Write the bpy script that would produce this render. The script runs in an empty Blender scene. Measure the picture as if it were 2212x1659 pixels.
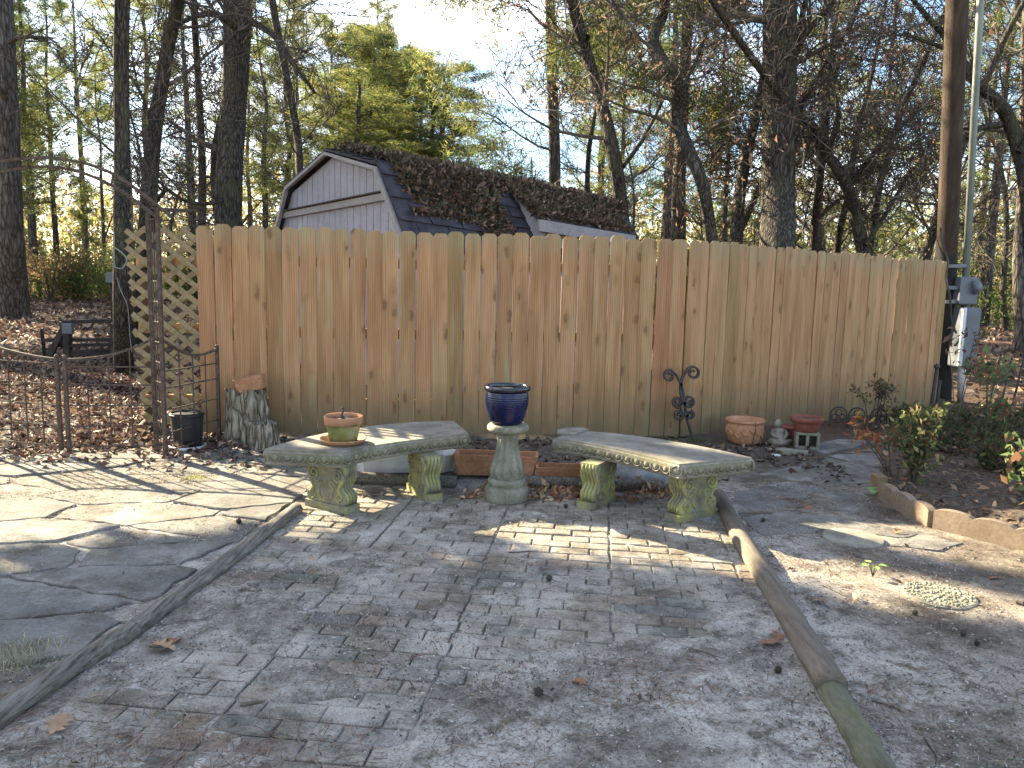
import bpy, math, random
import numpy as np
from mathutils import Vector, Matrix
sc = bpy.context.scene
COL = sc.collection
rad = math.radians
# ------------------------------------------------------------------ camera
CAMZ = 1.42; FPX = 1700.0; PITCH = rad(7.44); ROLL = rad(1.3)
aF = Vector((0, math.cos(PITCH), -math.sin(PITCH)))
_R0 = Vector((1, 0, 0)); _U0 = Vector((0, math.sin(PITCH), math.cos(PITCH)))
aR = _R0*math.cos(ROLL) + _U0*math.sin(ROLL)
aU = _U0*math.cos(ROLL) - _R0*math.sin(ROLL)
cd = bpy.data.cameras.new('camera'); cam = bpy.data.objects.new('camera', cd); COL.objects.link(cam)
cd.sensor_width = 36; cd.lens = FPX/2212*36; cd.clip_start = .05; cd.clip_end = 2000
m = Matrix((aR, aU, -aF)).transposed().to_4x4(); m.translation = (0, 0, CAMZ); cam.matrix_world = m
sc.camera = cam
# ------------------------------------------------------------------ light
SUN_AZ = rad(52); SUN_EL = rad(25.5)                     # sun behind the fence, to the left
sdir = Vector((-math.sin(SUN_AZ)*math.cos(SUN_EL), math.cos(SUN_AZ)*math.cos(SUN_EL), math.sin(SUN_EL)))
w = bpy.data.worlds.new('World'); sc.world = w; w.use_nodes = True
nt = w.node_tree; bg = nt.nodes['Background']
sky = nt.nodes.new('ShaderNodeTexSky'); sky.sky_type = 'NISHITA'; sky.sun_disc = False
sky.sun_elevation = SUN_EL; sky.sun_rotation = -SUN_AZ; sky.air_density = 1.0; sky.dust_density = .6; sky.ozone_density = 2.5
tc = nt.nodes.new('ShaderNodeTexCoord'); mp = nt.nodes.new('ShaderNodeMapping'); mp.inputs['Scale'].default_value = (1, 1, 2.2)
nz = nt.nodes.new('ShaderNodeTexNoise'); nz.inputs['Scale'].default_value = 2.2; nz.inputs['Detail'].default_value = 6; nz.inputs['Roughness'].default_value = .55
cr = nt.nodes.new('ShaderNodeValToRGB'); cr.color_ramp.elements[0].position = .50; cr.color_ramp.elements[1].position = .68
mx = nt.nodes.new('ShaderNodeMix'); mx.data_type = 'RGBA'; mx.inputs[7].default_value = (9.0, 8.8, 8.5, 1)
nt.links.new(tc.outputs['Generated'], mp.inputs[0]); nt.links.new(mp.outputs[0], nz.inputs['Vector'])
nt.links.new(nz.outputs['Fac'], cr.inputs[0]); nt.links.new(cr.outputs[0], mx.inputs[0])
nt.links.new(sky.outputs[0], mx.inputs[6]); nt.links.new(mx.outputs[2], bg.inputs[0])
bg.inputs[1].default_value = .065
sl = bpy.data.lights.new('sun', 'SUN'); sl.energy = 5.0; sl.angle = rad(.5); sl.color = (1, .85, .58)
so = bpy.data.objects.new('sun', sl); COL.objects.link(so)
so.rotation_euler = (-sdir).to_track_quat('-Z', 'Y').to_euler()
so.location = (-40, 30, 30)
vs = sc.view_settings; vs.view_transform = 'Standard'; vs.look = 'None'; vs.gamma = 1; vs.use_curve_mapping = False
vs.exposure = 2.68
sc.cycles.max_bounces = 6; sc.cycles.diffuse_bounces = 3; sc.cycles.transparent_max_bounces = 8
sc.cycles.sample_clamp_indirect = 6

# ------------------------------------------------------------------ helpers
def ray(px, py): return aF + aR*((px-1106)/FPX) - aU*((py-829.5)/FPX)
def gp(px, py, z=0.):
    d = ray(px, py); t = (z-CAMZ)/d.z; return Vector((0, 0, CAMZ)) + d*t
def at(px, py, Y):
    d = ray(px, py); return Vector((0, 0, CAMZ)) + d*(Y/d.y)
class MB:
    def __init__(s): s.v = []; s.f = []; s.m = []; s.mi = 0
    def add(s, vs, fs):
        o = len(s.v); s.v += [tuple(p) for p in vs]; s.f += [tuple(i+o for i in f) for f in fs]; s.m += [s.mi]*len(fs)
    def box(s, c, size, rot=None, bev=0):
        x, y, z = [a/2 for a in size]
        if bev:
            b = bev; P = []
            for zz, k in ((-z, b), (-z+b, 0), (z-b, 0), (z, b)):
                for q in ((-x+k, -y+k), (x-k, -y+k), (x-k, y-k), (-x+k, y-k)): P.append(Vector((q[0], q[1], zz)))
            fs = [(3, 2, 1, 0), (12, 13, 14, 15)]
            for r in range(3):
                for k in range(4): fs.append((r*4+k, r*4+(k+1) % 4, r*4+4+(k+1) % 4, r*4+4+k))
        else:
            P = [Vector((a, b, c_)) for c_ in (-z, z) for a, b in ((-x, -y), (x, -y), (x, y), (-x, y))]
            fs = [(3, 2, 1, 0), (4, 5, 6, 7), (0, 1, 5, 4), (1, 2, 6, 5), (2, 3, 7, 6), (3, 0, 4, 7)]
        if rot is not None: P = [rot @ p for p in P]
        c = Vector(c); s.add([p+c for p in P], fs)
    def bar(s, a, b, wx, wy, up=(0, 0, 1)):
        a = Vector(a); b = Vector(b); d = (b-a); L = d.length; d.normalize(); u = Vector(up)
        if abs(d.dot(u)) > .98: u = Vector((1, 0, 0))
        x = d.cross(u).normalized(); y = x.cross(d)
        R = Matrix((x, y, d)).transposed(); s.box((a+b)/2, (wx, wy, L), R)
    def tube(s, pts, rr, n=6, cap=True, flat=1.0):
        k = len(pts); pts = [Vector(p) for p in pts]
        if not hasattr(rr, '__len__'): rr = [rr]*k
        V = []; x = None
        for i, p in enumerate(pts):
            d = pts[min(i+1, k-1)]-pts[max(i-1, 0)]
            if d.length < 1e-9: d = Vector((0, 0, 1))
            d.normalize()
            if x is None: x = d.orthogonal().normalized()
            else:
                x = x - d*x.dot(d)
                x = x.normalized() if x.length > 1e-6 else d.orthogonal().normalized()
            y = d.cross(x)
            for j in range(n):
                a = 2*math.pi*j/n; V.append(p + x*(math.cos(a)*rr[i]) + y*(math.sin(a)*rr[i]*flat))
        F = []
        for i in range(k-1):
            for j in range(n): F.append((i*n+j, i*n+(j+1) % n, i*n+n+(j+1) % n, i*n+n+j))
        if cap: F.append(tuple(range(n-1, -1, -1))); F.append(tuple(range((k-1)*n, k*n)))
        s.add(V, F)
    def lathe(s, prof, n=32, c=(0, 0, 0), fn=None, R=None):
        c = Vector(c); V = []
        for i, (r, z) in enumerate(prof):
            for j in range(n):
                a = 2*math.pi*j/n; q = r*(fn(a, z, i) if fn else 1)
                p = Vector((q*math.cos(a), q*math.sin(a), z))
                if R is not None: p = R @ p
                V.append(p+c)
        F = []
        for i in range(len(prof)-1):
            for j in range(n): F.append((i*n+j, i*n+(j+1) % n, i*n+n+(j+1) % n, i*n+n+j))
        F.append(tuple(range(n-1, -1, -1))); F.append(tuple(range((len(prof)-1)*n, len(prof)*n)))
        s.add(V, F)
    def prism(s, pts, a, b):       # pts: list of Vectors; extrude from +a to +b (vectors)
        n = len(pts); a = Vector(a); b = Vector(b)
        V = [Vector(p)+a for p in pts]+[Vector(p)+b for p in pts]
        F = [tuple(range(n-1, -1, -1)), tuple(range(n, 2*n))]+[(i, (i+1) % n, n+(i+1) % n, n+i) for i in range(n)]
        s.add(V, F)
    def rings(s, rings, capb=True, capt=True):
        n = len(rings[0]); V = [p for r in rings for p in r]; F = []
        for i in range(len(rings)-1):
            for j in range(n): F.append((i*n+j, i*n+(j+1) % n, i*n+n+(j+1) % n, i*n+n+j))
        if capb: F.append(tuple(range(n-1, -1, -1)))
        if capt: F.append(tuple(range((len(rings)-1)*n, len(rings)*n)))
        s.add(V, F)
    def mesh(s, name, mats, smooth=False):
        me = bpy.data.meshes.new(name); me.from_pydata(s.v, [], s.f)
        if not isinstance(mats, (list, tuple)): mats = [mats]
        for q in mats: me.materials.append(q)
        if len(mats) > 1: me.polygons.foreach_set('material_index', s.m)
        if smooth: me.polygons.foreach_set('use_smooth', [True]*len(s.f))
        me.update(); return me
    def build(s, name, mats, parent=None, smooth=False):
        return put(name, s.mesh(name, mats, smooth), parent)
def put(name, me, parent=None, loc=None, rot=None):
    o = bpy.data.objects.new(name, me); COL.objects.link(o)
    if parent is not None:
        o.parent = parent
        if parent.type == 'EMPTY': o.matrix_parent_inverse = Matrix.LocRotScale(parent.location, parent.rotation_euler, parent.scale).inverted()
    if loc is not None: o.location = loc
    if rot is not None: o.rotation_euler = rot
    return o
def thing(name, label, cat, loc=(0, 0, 0), group=None, rz=0):
    o = bpy.data.objects.new(name, None); COL.objects.link(o); o.location = loc; o.rotation_euler = (0, 0, rz); o.empty_display_size = .1
    return tag(o, label, cat, group)
def tag(o, label, cat, group=None, kind=None):
    o['label'] = label; o['category'] = cat
    if group: o['group'] = group
    if kind: o['kind'] = kind
    return o
def struct(o): o['kind'] = 'structure'; return o
def stuff(o, label=None, cat=None):
    o['kind'] = 'stuff'
    if label: o['label'] = label; o['category'] = cat
    return o
def copy_tree(o, parent=None):
    c = o.copy(); COL.objects.link(c)
    if parent is not None: c.parent = parent
    for ch in list(o.children): copy_tree(ch, c)
    return c
def npmesh(name, V, Fn, mat, col=None, smooth=False):
    """V (n,3) array, Fn (m,k) int array of k-gons, col (n,3) point colours"""
    me = bpy.data.meshes.new(name); n = len(V); mm, k = Fn.shape
    me.vertices.add(n); me.vertices.foreach_set('co', np.asarray(V, np.float32).ravel())
    me.loops.add(mm*k); me.loops.foreach_set('vertex_index', Fn.astype(np.int32).ravel())
    me.polygons.add(mm); me.polygons.foreach_set('loop_start', np.arange(0, mm*k, k, dtype=np.int32))
    if smooth: me.polygons.foreach_set('use_smooth', np.ones(mm, bool))
    if col is not None:
        a = me.attributes.new('col', 'FLOAT_COLOR', 'POINT')
        c4 = np.ones((n, 4), np.float32); c4[:, :3] = col; a.data.foreach_set('color', c4.ravel())
    me.materials.append(mat); me.update(calc_edges=True); me.validate(); return me
def vnoise(seed, n=64):
    rs = np.random.RandomState(seed); T = rs.rand(n, n)
    def f(x, y):
        x = np.asarray(x, float); y = np.asarray(y, float)
        xi = np.floor(x).astype(int); yi = np.floor(y).astype(int); fx = x-xi; fy = y-yi
        fx = fx*fx*(3-2*fx); fy = fy*fy*(3-2*fy)
        a = T[xi % n, yi % n]; b = T[(xi+1) % n, yi % n]; c = T[xi % n, (yi+1) % n]; d = T[(xi+1) % n, (yi+1) % n]
        return (a*(1-fx)+b*fx)*(1-fy)+(c*(1-fx)+d*fx)*fy
    return f
VN = vnoise(3)
def fbm(x, y, o=4):
    s = 0; a = .5; t = 0
    for i in range(o): s = s+a*VN(x*2**i+17*i, y*2**i+5*i); t += a; a *= .55
    return s/t

# ------------------------------------------------------------------ materials
class G:
    def __init__(s, name, rough=.85, spec=.3):
        s.mat = bpy.data.materials.new(name); s.mat.use_nodes = True; s.t = s.mat.node_tree
        s.b = s.t.nodes['Principled BSDF']; s.b.inputs['Roughness'].default_value = rough
        s.b.inputs['Specular IOR Level'].default_value = spec; s.o = s.t.nodes['Material Output']
        s.tc = s.t.nodes.new('ShaderNodeTexCoord')
    def n(s, t, props=None, **ins):
        q = s.t.nodes.new('ShaderNode'+t)
        for k, v in (props or {}).items(): setattr(q, k, v)
        for k, v in ins.items():
            k = {'in0': 0, 'in1': 1, 'in2': 2}.get(k, k.replace('_', ' '))
            i = q.inputs[k]
            if hasattr(v, 'is_linked') or isinstance(v, bpy.types.NodeSocket): s.t.links.new(v, i)
            else: i.default_value = v
        return q
    def obj(s, scale=(1, 1, 1), rnd=True):
        v = s.tc.outputs['Object']
        if rnd:
            oi = s.n('ObjectInfo'); k = s.n('Math', {'operation': 'MULTIPLY'}, in0=oi.outputs['Random'], in1=57.0)
            v = s.n('VectorMath', {'operation': 'ADD'}, in0=v, in1=k.outputs[0]).outputs[0]
        return s.n('Mapping', Vector=v, Scale=scale).outputs[0]
    def noise(s, vec, scale=5, detail=5, rough=.6, dist=0):
        return s.n('TexNoise', Vector=vec, Scale=scale, Detail=detail, Roughness=rough, Distortion=dist).outputs['Fac']
    def ramp(s, fac, els, interp='LINEAR'):
        q = s.n('ValToRGB', Fac=fac); r = q.color_ramp; r.interpolation = interp
        while len(r.elements) < len(els): r.elements.new(.5)
        for e, (p, c) in zip(r.elements, els):
            e.position = p; e.color = (*c, 1) if hasattr(c, '__len__') else (c, c, c, 1)
        return q.outputs['Color']
    def mix(s, fac, a, b, mode='MIX'):
        q = s.t.nodes.new('ShaderNodeMix'); q.data_type = 'RGBA'; q.blend_type = mode
        for i, v in ((0, fac), (6, a), (7, b)):
            if isinstance(v, bpy.types.NodeSocket): s.t.links.new(v, q.inputs[i])
            else: q.inputs[i].default_value = (*v, 1) if hasattr(v, '__len__') else v
        return q.outputs[2]
    def math(s, op, a, b=0, c=None):
        q = s.n('Math', {'operation': op}, in0=a, in1=b)
        if c is not None: q.inputs[2].default_value = c
        return q.outputs[0]
    def col(s, c): s.t.links.new(c, s.b.inputs['Base Color']); return s
    def bump(s, h, st=.5, d=.01):
        q = s.n('Bump', Height=h, Strength=st, Distance=d); s.t.links.new(q.outputs[0], s.b.inputs['Normal']); return s
def simple(name, els, scale=6, rough=.85, bump=.3, bd=.005, stretch=(1, 1, 1), detail=6, dist=0, fine=None, spec=.3, metal=0, rnd=True):
    g = G(name, rough, spec); v = g.obj(stretch, rnd); n = g.noise(v, scale, detail, .6, dist); c = g.ramp(n, els)
    if fine:
        n2 = g.noise(v, scale*fine, 4, .7); c = g.mix(.7, c, g.ramp(n2, [(.3, .45), (.7, 1.0)]), 'MULTIPLY')
        g.bump(g.math('ADD', n, n2), bump, bd)
    elif bump: g.bump(n, bump, bd)
    g.col(c); g.b.inputs['Metallic'].default_value = metal
    return g.mat
def colmat(name, trans=.35, rough=.7, var=True):
    g = G(name, rough, .2); a = g.n('Attribute', {'attribute_name': 'col'}).outputs['Color']
    g.col(a)
    tr = g.n('BsdfTranslucent', Color=a); ms = g.n('MixShader', in0=trans, in1=g.b.outputs[0], in2=tr.outputs[0])
    g.t.links.new(ms.outputs[0], g.o.inputs['Surface']); return g.mat
M = {}
M['leafcol'] = colmat('leaf_colours', .5)
M['dryleaf'] = colmat('dry_leaf_colours', .15)
M['debris'] = colmat('debris_colours', .0)
def wood_pine():
    g = G('new_pine_board', .75, .25)
    v = g.obj((1, 1, 1)); big = g.noise(g.obj((5, 5, .5)), 2.2, 3, .5)
    wv = g.n('TexWave', {'wave_type': 'BANDS', 'bands_direction': 'X'}, Vector=g.obj((1, 1, .05)), Scale=18, Distortion=9, Detail=3, Detail_Scale=.7, Detail_Roughness=.6).outputs['Fac']
    fine = g.noise(g.obj((60, 60, 1.6)), 2.0, 4, .6)
    c = g.ramp(big, [(.28, (.34, .19, .092)), (.5, (.46, .268, .14)), (.72, (.55, .345, .19))])
    c = g.mix(.45, c, g.ramp(wv, [(0, (.52, .42, .32)), (.55, (1, 1, 1)), (1, (1, 1, 1))]), 'MULTIPLY')
    c = g.mix(.6, c, g.ramp(fine, [(.3, (.68, .64, .58)), (.65, (1, 1, 1))]), 'MULTIPLY')
    # board to board tint: greenish treatment on some
    oi = g.n('ObjectInfo').outputs['Random']; gr = g.ramp(oi, [(0, (.86, .80, .74)), (.25, (1.04, 1, .96)), (.45, (.86, .84, .74)), (.6, (1.0, .92, .86)), (.72, (.92, .92, .84)), (.85, (.70, .76, .62)), (1, (.88, .76, .74))])
    c = g.mix(1, c, gr, 'MULTIPLY')
    # green tint in streaks and at the top end
    sep = g.n('SeparateXYZ', Vector=g.tc.outputs['Object']); z = sep.outputs['Z']
    zz = g.math('ADD', z, g.math('MULTIPLY', g.math('SUBTRACT', g.noise(v, 4, 3), .5), .5))
    top = g.n('MapRange', Value=zz); top.inputs['From Min'].default_value = 1.55; top.inputs['From Max'].default_value = 1.85
    c = g.mix(g.math('MULTIPLY', top.outputs[0], .5), c, (.27, .26, .16))
    st = g.ramp(g.noise(g.obj((9, 9, .6)), 1.4, 2), [(.58, 0), (.72, .4)])
    c = g.mix(st, c, (.33, .33, .18))
    low = g.n('MapRange', Value=zz); low.inputs['From Min'].default_value = .55; low.inputs['From Max'].default_value = .02
    c = g.mix(g.math('MULTIPLY', low.outputs[0], .8), c, (.125, .11, .06))
    # knots
    kv = g.n('VectorMath', {'operation': 'ADD'}, in0=g.obj((7, 7, 2.9)), in1=g.n('VectorMath', {'operation': 'SCALE'}, in0=g.n('TexNoise', Vector=v, Scale=14).outputs['Color'], Scale=.35).outputs[0]).outputs[0]; vo = g.n('TexVoronoi', Vector=kv, Scale=1.25, Randomness=1); d = vo.outputs['Distance']
    sel = g.ramp(g.n('SeparateColor', Color=vo.outputs['Color']).outputs[0], [(.42, 0), (.43, 1)], 'CONSTANT')
    kn = g.ramp(d, [(.05, .9), (.11, .6), (.15, .95), (.19, .3), (.34, 0)])
    c = g.mix(g.math('MULTIPLY', kn, sel), c, (.15, .08, .04))
    c = g.mix(g.math('MULTIPLY', g.ramp(d, [(.12, 0), (.2, .5), (.42, 0)]), sel), c, (.30, .17, .075))
    g.col(c); g.bump(g.math('ADD', g.math('MULTIPLY', wv, .5), fine), .35, .003)
    return g.mat
M['board'] = wood_pine()
M['lath'] = simple('lattice_wood', [(.3, (.22, .165, .085)), (.6, (.33, .25, .14)), (.8, (.22, .19, .10))], 4, .8, .2, .002, (1, 1, 1), fine=8)
def bark(name, dark, mid, light, sc_=1.0, moss=0):
    g = G(name, .95, .1); v = g.obj((1, 1, .22)); 
    n1 = g.noise(v, 26*sc_, 5, .65, .6)
    vo = g.n('TexVoronoi', {'feature': 'DISTANCE_TO_EDGE'}, Vector=g.n('VectorMath', {'operation': 'ADD'}, in0=g.obj((1, 1, .2)), in1=g.n('VectorMath', {'operation': 'SCALE'}, in0=g.n('TexNoise', Vector=v, Scale=9*sc_).outputs['Color'], Scale=.12).outputs[0]).outputs[0], Scale=16*sc_).outputs['Distance']
    e = g.ramp(vo, [(0, 0), (.12, .6), (.35, 1)])
    c = g.ramp(n1, [(.3, dark), (.5, mid), (.72, light)])
    c = g.mix(.8, c, g.mix(e, (.22, .2, .19), (1, 1, 1)), 'MULTIPLY')
    if moss:
        mo = g.ramp(g.noise(g.obj((1, 1, .5)), 3.5, 4), [(.5, 0), (.62, moss)]); c = g.mix(mo, c, (.11, .11, .055))
    g.col(c); g.bump(g.math('ADD', e, n1), .9, .03); return g.mat
M['bark_oak'] = bark('oak_bark', (.035, .032, .029), (.09, .082, .072), (.2, .185, .165), 1.0, .35)
M['bark_pine'] = bark('pine_bark', (.05, .043, .038), (.135, .118, .102), (.24, .21, .185), .6)
M['bark_grey'] = bark('grey_bark', (.035, .03, .026), (.08, .07, .06), (.15, .135, .115), 1.4, .5)
M['twig'] = simple('twig_bark', [(.3, (.035, .029, .024)), (.55, (.09, .076, .06)), (.75, (.24, .20, .155))], 3, .9, 0)
M['needle'] = colmat('pine_needles', .5, .55)
M['rust'] = simple('rusted_steel', [(.3, (.05, .036, .029)), (.55, (.11, .078, .06)), (.75, (.19, .138, .105))], 30, .8, .3, .002, fine=5)
M['iron'] = simple('black_wrought_iron', [(.3, (.02, .018, .017)), (.6, (.045, .04, .037)), (.8, (.09, .07, .055))], 25, .6, .3, .001, spec=.5)
def concrete():
    g = G('weathered_concrete', .9, .2); v = g.obj((1, 1, 1)); n1 = g.noise(v, 5, 6, .6); n2 = g.noise(v, 60, 4, .7)
    c = g.ramp(n1, [(.3, (.17, .15, .11)), (.5, (.27, .245, .20)), (.72, (.38, .35, .29))])
    c = g.mix(.6, c, g.ramp(n2, [(.3, .5), (.65, 1.0)]), 'MULTIPLY')
    ge = g.n('NewGeometry'); nz_ = g.n('SeparateXYZ', Vector=ge.outputs['Normal']).outputs['Z']
    side = g.ramp(nz_, [(.2, 1), (.6, 0)])
    mo = g.ramp(g.noise(v, 3.4, 5, .6), [(.36, 0), (.58, .8)])
    c = g.mix(g.math('MULTIPLY', side, mo), c, (.17, .165, .085))
    dk = g.ramp(g.noise(v, 9, 6, .7), [(.52, 0), (.66, .7)]); c = g.mix(g.math('MULTIPLY', dk, .6), c, (.07, .066, .05))
    g.col(c); g.bump(g.math('ADD', n1, g.math('MULTIPLY', n2, .6)), .5, .006); return g.mat
M['concrete'] = concrete()
def mossy():
    g = G('mossy_concrete', .9, .2); v = g.obj((1, 1, 1)); n1 = g.noise(v, 6, 6, .6); n2 = g.noise(v, 50, 4, .7)
    c = g.ramp(n1, [(.28, (.12, .11, .07)), (.44, (.21, .20, .145)), (.58, (.31, .295, .115)), (.72, (.38, .36, .2)), (.85, (.42, .40, .31))])
    c = g.mix(.5, c, g.ramp(n2, [(.3, .5), (.65, 1.0)]), 'MULTIPLY'); g.col(c)
    g.bump(g.math('ADD', n1, g.math('MULTIPLY', n2, .6)), .5, .005); return g.mat
M['mossconc'] = mossy()
M['stone'] = simple('pale_stone', [(.3, (.17, .155, .12)), (.55, (.30, .28, .22)), (.8, (.42, .39, .31))], 9, .9, .5, .006, fine=7)
M['lichen'] = simple('lichened_stone', [(.3, (.15, .145, .105)), (.55, (.27, .26, .195)), (.8, (.38, .365, .29))], 9, .9, .5, .006, fine=7)
def brickm():
    g = G('worn_brick', .95, .1); v = g.obj((1, 1, 1)); n1 = g.noise(v, 14, 6, .65); n2 = g.noise(v, 130, 4, .8)
    oi = g.n('ObjectInfo').outputs['Random']
    base = g.ramp(oi, [(0, (.20, .175, .14)), (.25, (.29, .225, .17)), (.5, (.24, .225, .205)), (.75, (.31, .25, .18)), (1, (.21, .205, .17))])
    c = g.mix(.8, base, g.ramp(n1, [(.3, .5), (.6, 1.0)]), 'MULTIPLY')
    wv = g.noise(g.tc.outputs['Object'], 3.0, 7, .7)
    g2 = g.n('NewGeometry'); wn = g.noise(g2.outputs['Position'], 2.3, 7, .72)
    c = g.mix(g.ramp(wn, [(.42, 0), (.62, .85)]), c, (.57, .52, .45))
    c = g.mix(g.ramp(g.noise(g2.outputs['Position'], 5.1, 6, .7), [(.55, 0), (.7, .7)]), c, (.10, .095, .08))
    c = g.mix(.75, c, g.ramp(n2, [(.32, .25), (.6, 1.0)]), 'MULTIPLY')
    g.col(c); g.bump(g.math('ADD', n1, n2), .7, .006); return g.mat
M['brick'] = brickm()
def flagm():
    g = G('flagstone', .9, .15); g2 = g.n('NewGeometry').outputs['Position']; v = g.obj((1, 1, 1)); n1 = g.noise(v, 3, 6, .6); n2 = g.noise(v, 70, 4, .75)
    oi = g.n('ObjectInfo').outputs['Random']
    base = g.ramp(oi, [(0, (.24, .215, .18)), (.35, (.26, .25, .225)), (.7, (.21, .205, .19)), (1, (.28, .245, .195))])
    c = g.mix(.7, base, g.ramp(n1, [(.3, .55), (.6, 1.0)]), 'MULTIPLY')
    c = g.mix(g.ramp(g.noise(g2, 1.9, 7, .7), [(.5, 0), (.66, .6)]), c, (.45, .42, .38))
    c = g.mix(g.ramp(g.noise(g2, 5.1, 8, .75), [(.48, 0), (.62, .8)]), c, (.12, .105, .085)); n1 = g.math('ADD', n1, g.noise(v, 13, 6, .7))
    c = g.mix(.55, c, g.ramp(n2, [(.34, .3), (.6, 1.0)]), 'MULTIPLY')
    g.col(c); g.bump(g.math('ADD', n1, g.math('MULTIPLY', n2, .6)), .8, .012); return g.mat
M['flag'] = flagm()
def groundm():
    g = G('dusty_ground', .97, .05); P = g.n('NewGeometry').outputs['Position']
    n1 = g.noise(P, 1.7, 8, .68); n2 = g.noise(P, 9, 7, .72); n3 = g.noise(P, 95, 4, .8)
    c = g.ramp(n1, [(.3, (.14, .122, .10)), (.44, (.27, .24, .205)), (.55, (.48, .44, .385)), (.72, (.68, .63, .56))])
    c = g.mix(g.ramp(n2, [(.50, 0), (.64, .8)]), c, (.105, .09, .07))
    c = g.mix(g.ramp(n2, [(.30, .6), (.44, 0)]), c, (.62, .575, .51))
    c = g.mix(.9, c, g.ramp(n3, [(.34, .34), (.55, 1.0)]), 'MULTIPLY')
    c = g.mix(g.ramp(g.noise(P, 34, 6, .85), [(.58, 0), (.64, .8)]), c, (.085, .07, .055))
    sx = g.n('SeparateXYZ', Vector=P)
    xx = g.math('ADD', sx.outputs['X'], g.math('MULTIPLY', n2, .5)); xr = g.n('MapRange', Value=xx); xr.inputs['From Min'].default_value = 1.5; xr.inputs['From Max'].default_value = 2.1
    c = g.mix(g.math('MULTIPLY', xr.outputs[0], .8), c, g.mix(1.0, c, (.62, .57, .53), 'MULTIPLY'))
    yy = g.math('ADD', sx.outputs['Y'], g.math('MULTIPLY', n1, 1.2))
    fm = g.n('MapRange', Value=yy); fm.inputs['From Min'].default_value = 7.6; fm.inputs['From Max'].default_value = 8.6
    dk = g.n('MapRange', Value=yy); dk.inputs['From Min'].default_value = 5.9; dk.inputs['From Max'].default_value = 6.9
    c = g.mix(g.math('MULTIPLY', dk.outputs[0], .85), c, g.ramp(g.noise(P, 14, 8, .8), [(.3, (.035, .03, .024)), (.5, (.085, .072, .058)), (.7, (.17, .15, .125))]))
    lit = g.ramp(g.noise(P, 22, 8, .8), [(.3, (.035, .026, .02)), (.5, (.10, .068, .048)), (.7, (.2, .14, .095))])
    c = g.mix(fm.outputs[0], c, lit)
    g.col(c); g.bump(g.math('ADD', n2, g.math('MULTIPLY', n3, .7)), .8, .01); return g.mat
M['ground'] = groundm()
M['log'] = simple('weathered_log', [(.32, (.09, .078, .062)), (.48, (.22, .195, .16)), (.66, (.38, .35, .30))], 7, .9, .9, .012, (10, .6, 10), dist=.6, fine=5)
M['logdark'] = simple('grey_smooth_log', [(.3, (.11, .09, .07)), (.55, (.19, .155, .12)), (.8, (.26, .215, .165))], 5, .85, .5, .005, (9, .6, 9), fine=6)
M['logmoss'] = simple('mossy_log', [(.3, (.09, .085, .055)), (.5, (.15, .15, .10)), (.66, (.155, .16, .085)), (.85, (.3, .29, .23))], 6, .9, .4, .005, (2, .6, 2), fine=6)
M['terra'] = simple('terracotta', [(.3, (.38, .175, .088)), (.6, (.53, .27, .145)), (.85, (.60, .38, .24))], 6, .8, .2, .003, fine=8)
M['terrared'] = simple('red_clay', [(.3, (.19, .06, .04)), (.6, (.27, .085, .055)), (.85, (.33, .14, .095))], 6, .7, .2, .003, fine=8)
def terramoss():
    g = G('algae_terracotta', .85, .2); v = g.obj(); n1 = g.noise(v, 9, 6, .65); z = g.n('SeparateXYZ', Vector=g.tc.outputs['Object']).outputs['Z']
    zz = g.math('ADD', z, g.math('MULTIPLY', g.math('SUBTRACT', n1, .5), .18))
    mr = g.n('MapRange', Value=zz); mr.inputs['From Min'].default_value = .53; mr.inputs['From Max'].default_value = .505
    c = g.mix(mr.outputs[0], g.ramp(n1, [(.3, (.34, .15, .08)), (.7, (.45, .24, .14))]), g.ramp(n1, [(.3, (.10, .10, .035)), (.55, (.20, .20, .065)), (.75, (.32, .29, .17))]))
    g.col(c); g.bump(n1, .3, .004); return g.mat
M['terramoss'] = terramoss()
def glaze():
    g = G('blue_glaze', .18, .4); v = g.obj(); n = g.noise(v, 5, 5); z = g.n('SeparateXYZ', Vector=g.tc.outputs['Object']).outputs['Z']
    wv = g.n('TexWave', {'bands_direction': 'Z'}, Vector=v, Scale=22, Distortion=1.5).outputs['Fac']
    c = g.ramp(n, [(.3, (.0015, .002, .014)), (.5, (.0015, .005, .04)), (.7, (.003, .01, .07))])
    g.col(c); g.bump(wv, .25, .004); g.b.inputs['Coat Weight'].default_value = .15; return g.mat
M['glaze'] = glaze()
M['darkglaze'] = simple('dark_glazed_rim', [(.3, (.006, .007, .012)), (.7, (.015, .017, .03))], 8, .12, 0, spec=.7)
M['soil'] = simple('potting_soil', [(.3, (.05, .035, .025)), (.6, (.12, .085, .06)), (.8, (.2, .15, .11))], 30, .95, .8, .01)
M['black'] = simple('black_plastic', [(.3, (.012, .012, .014)), (.7, (.03, .03, .033))], 10, .45, 0)
M['greymetal'] = simple('grey_painted_metal', [(.3, (.085, .095, .11)), (.7, (.13, .145, .165))], 6, .5, .05, .002, spec=.5)
M['whitemetal'] = simple('dull_white_plastic', [(.3, (.42, .42, .40)), (.5, (.58, .58, .57)), (.7, (.66, .66, .66))], 7, .5, .1, .002)
M['tin'] = simple('dull_tin', [(.3, (.30, .31, .33)), (.55, (.5, .52, .56)), (.8, (.62, .64, .68))], 9, .35, .1, .002, spec=.6)
M['siding'] = simple('grey_lilac_siding', [(.3, (.30, .30, .345)), (.6, (.37, .37, .43)), (.85, (.41, .40, .45))], 3, .8, .1, .002, (2, 2, .5), fine=12)
M['trim'] = simple('painted_trim', [(.3, (.25, .245, .25)), (.7, (.33, .32, .33))], 4, .7, .1, .002, fine=9)
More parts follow.
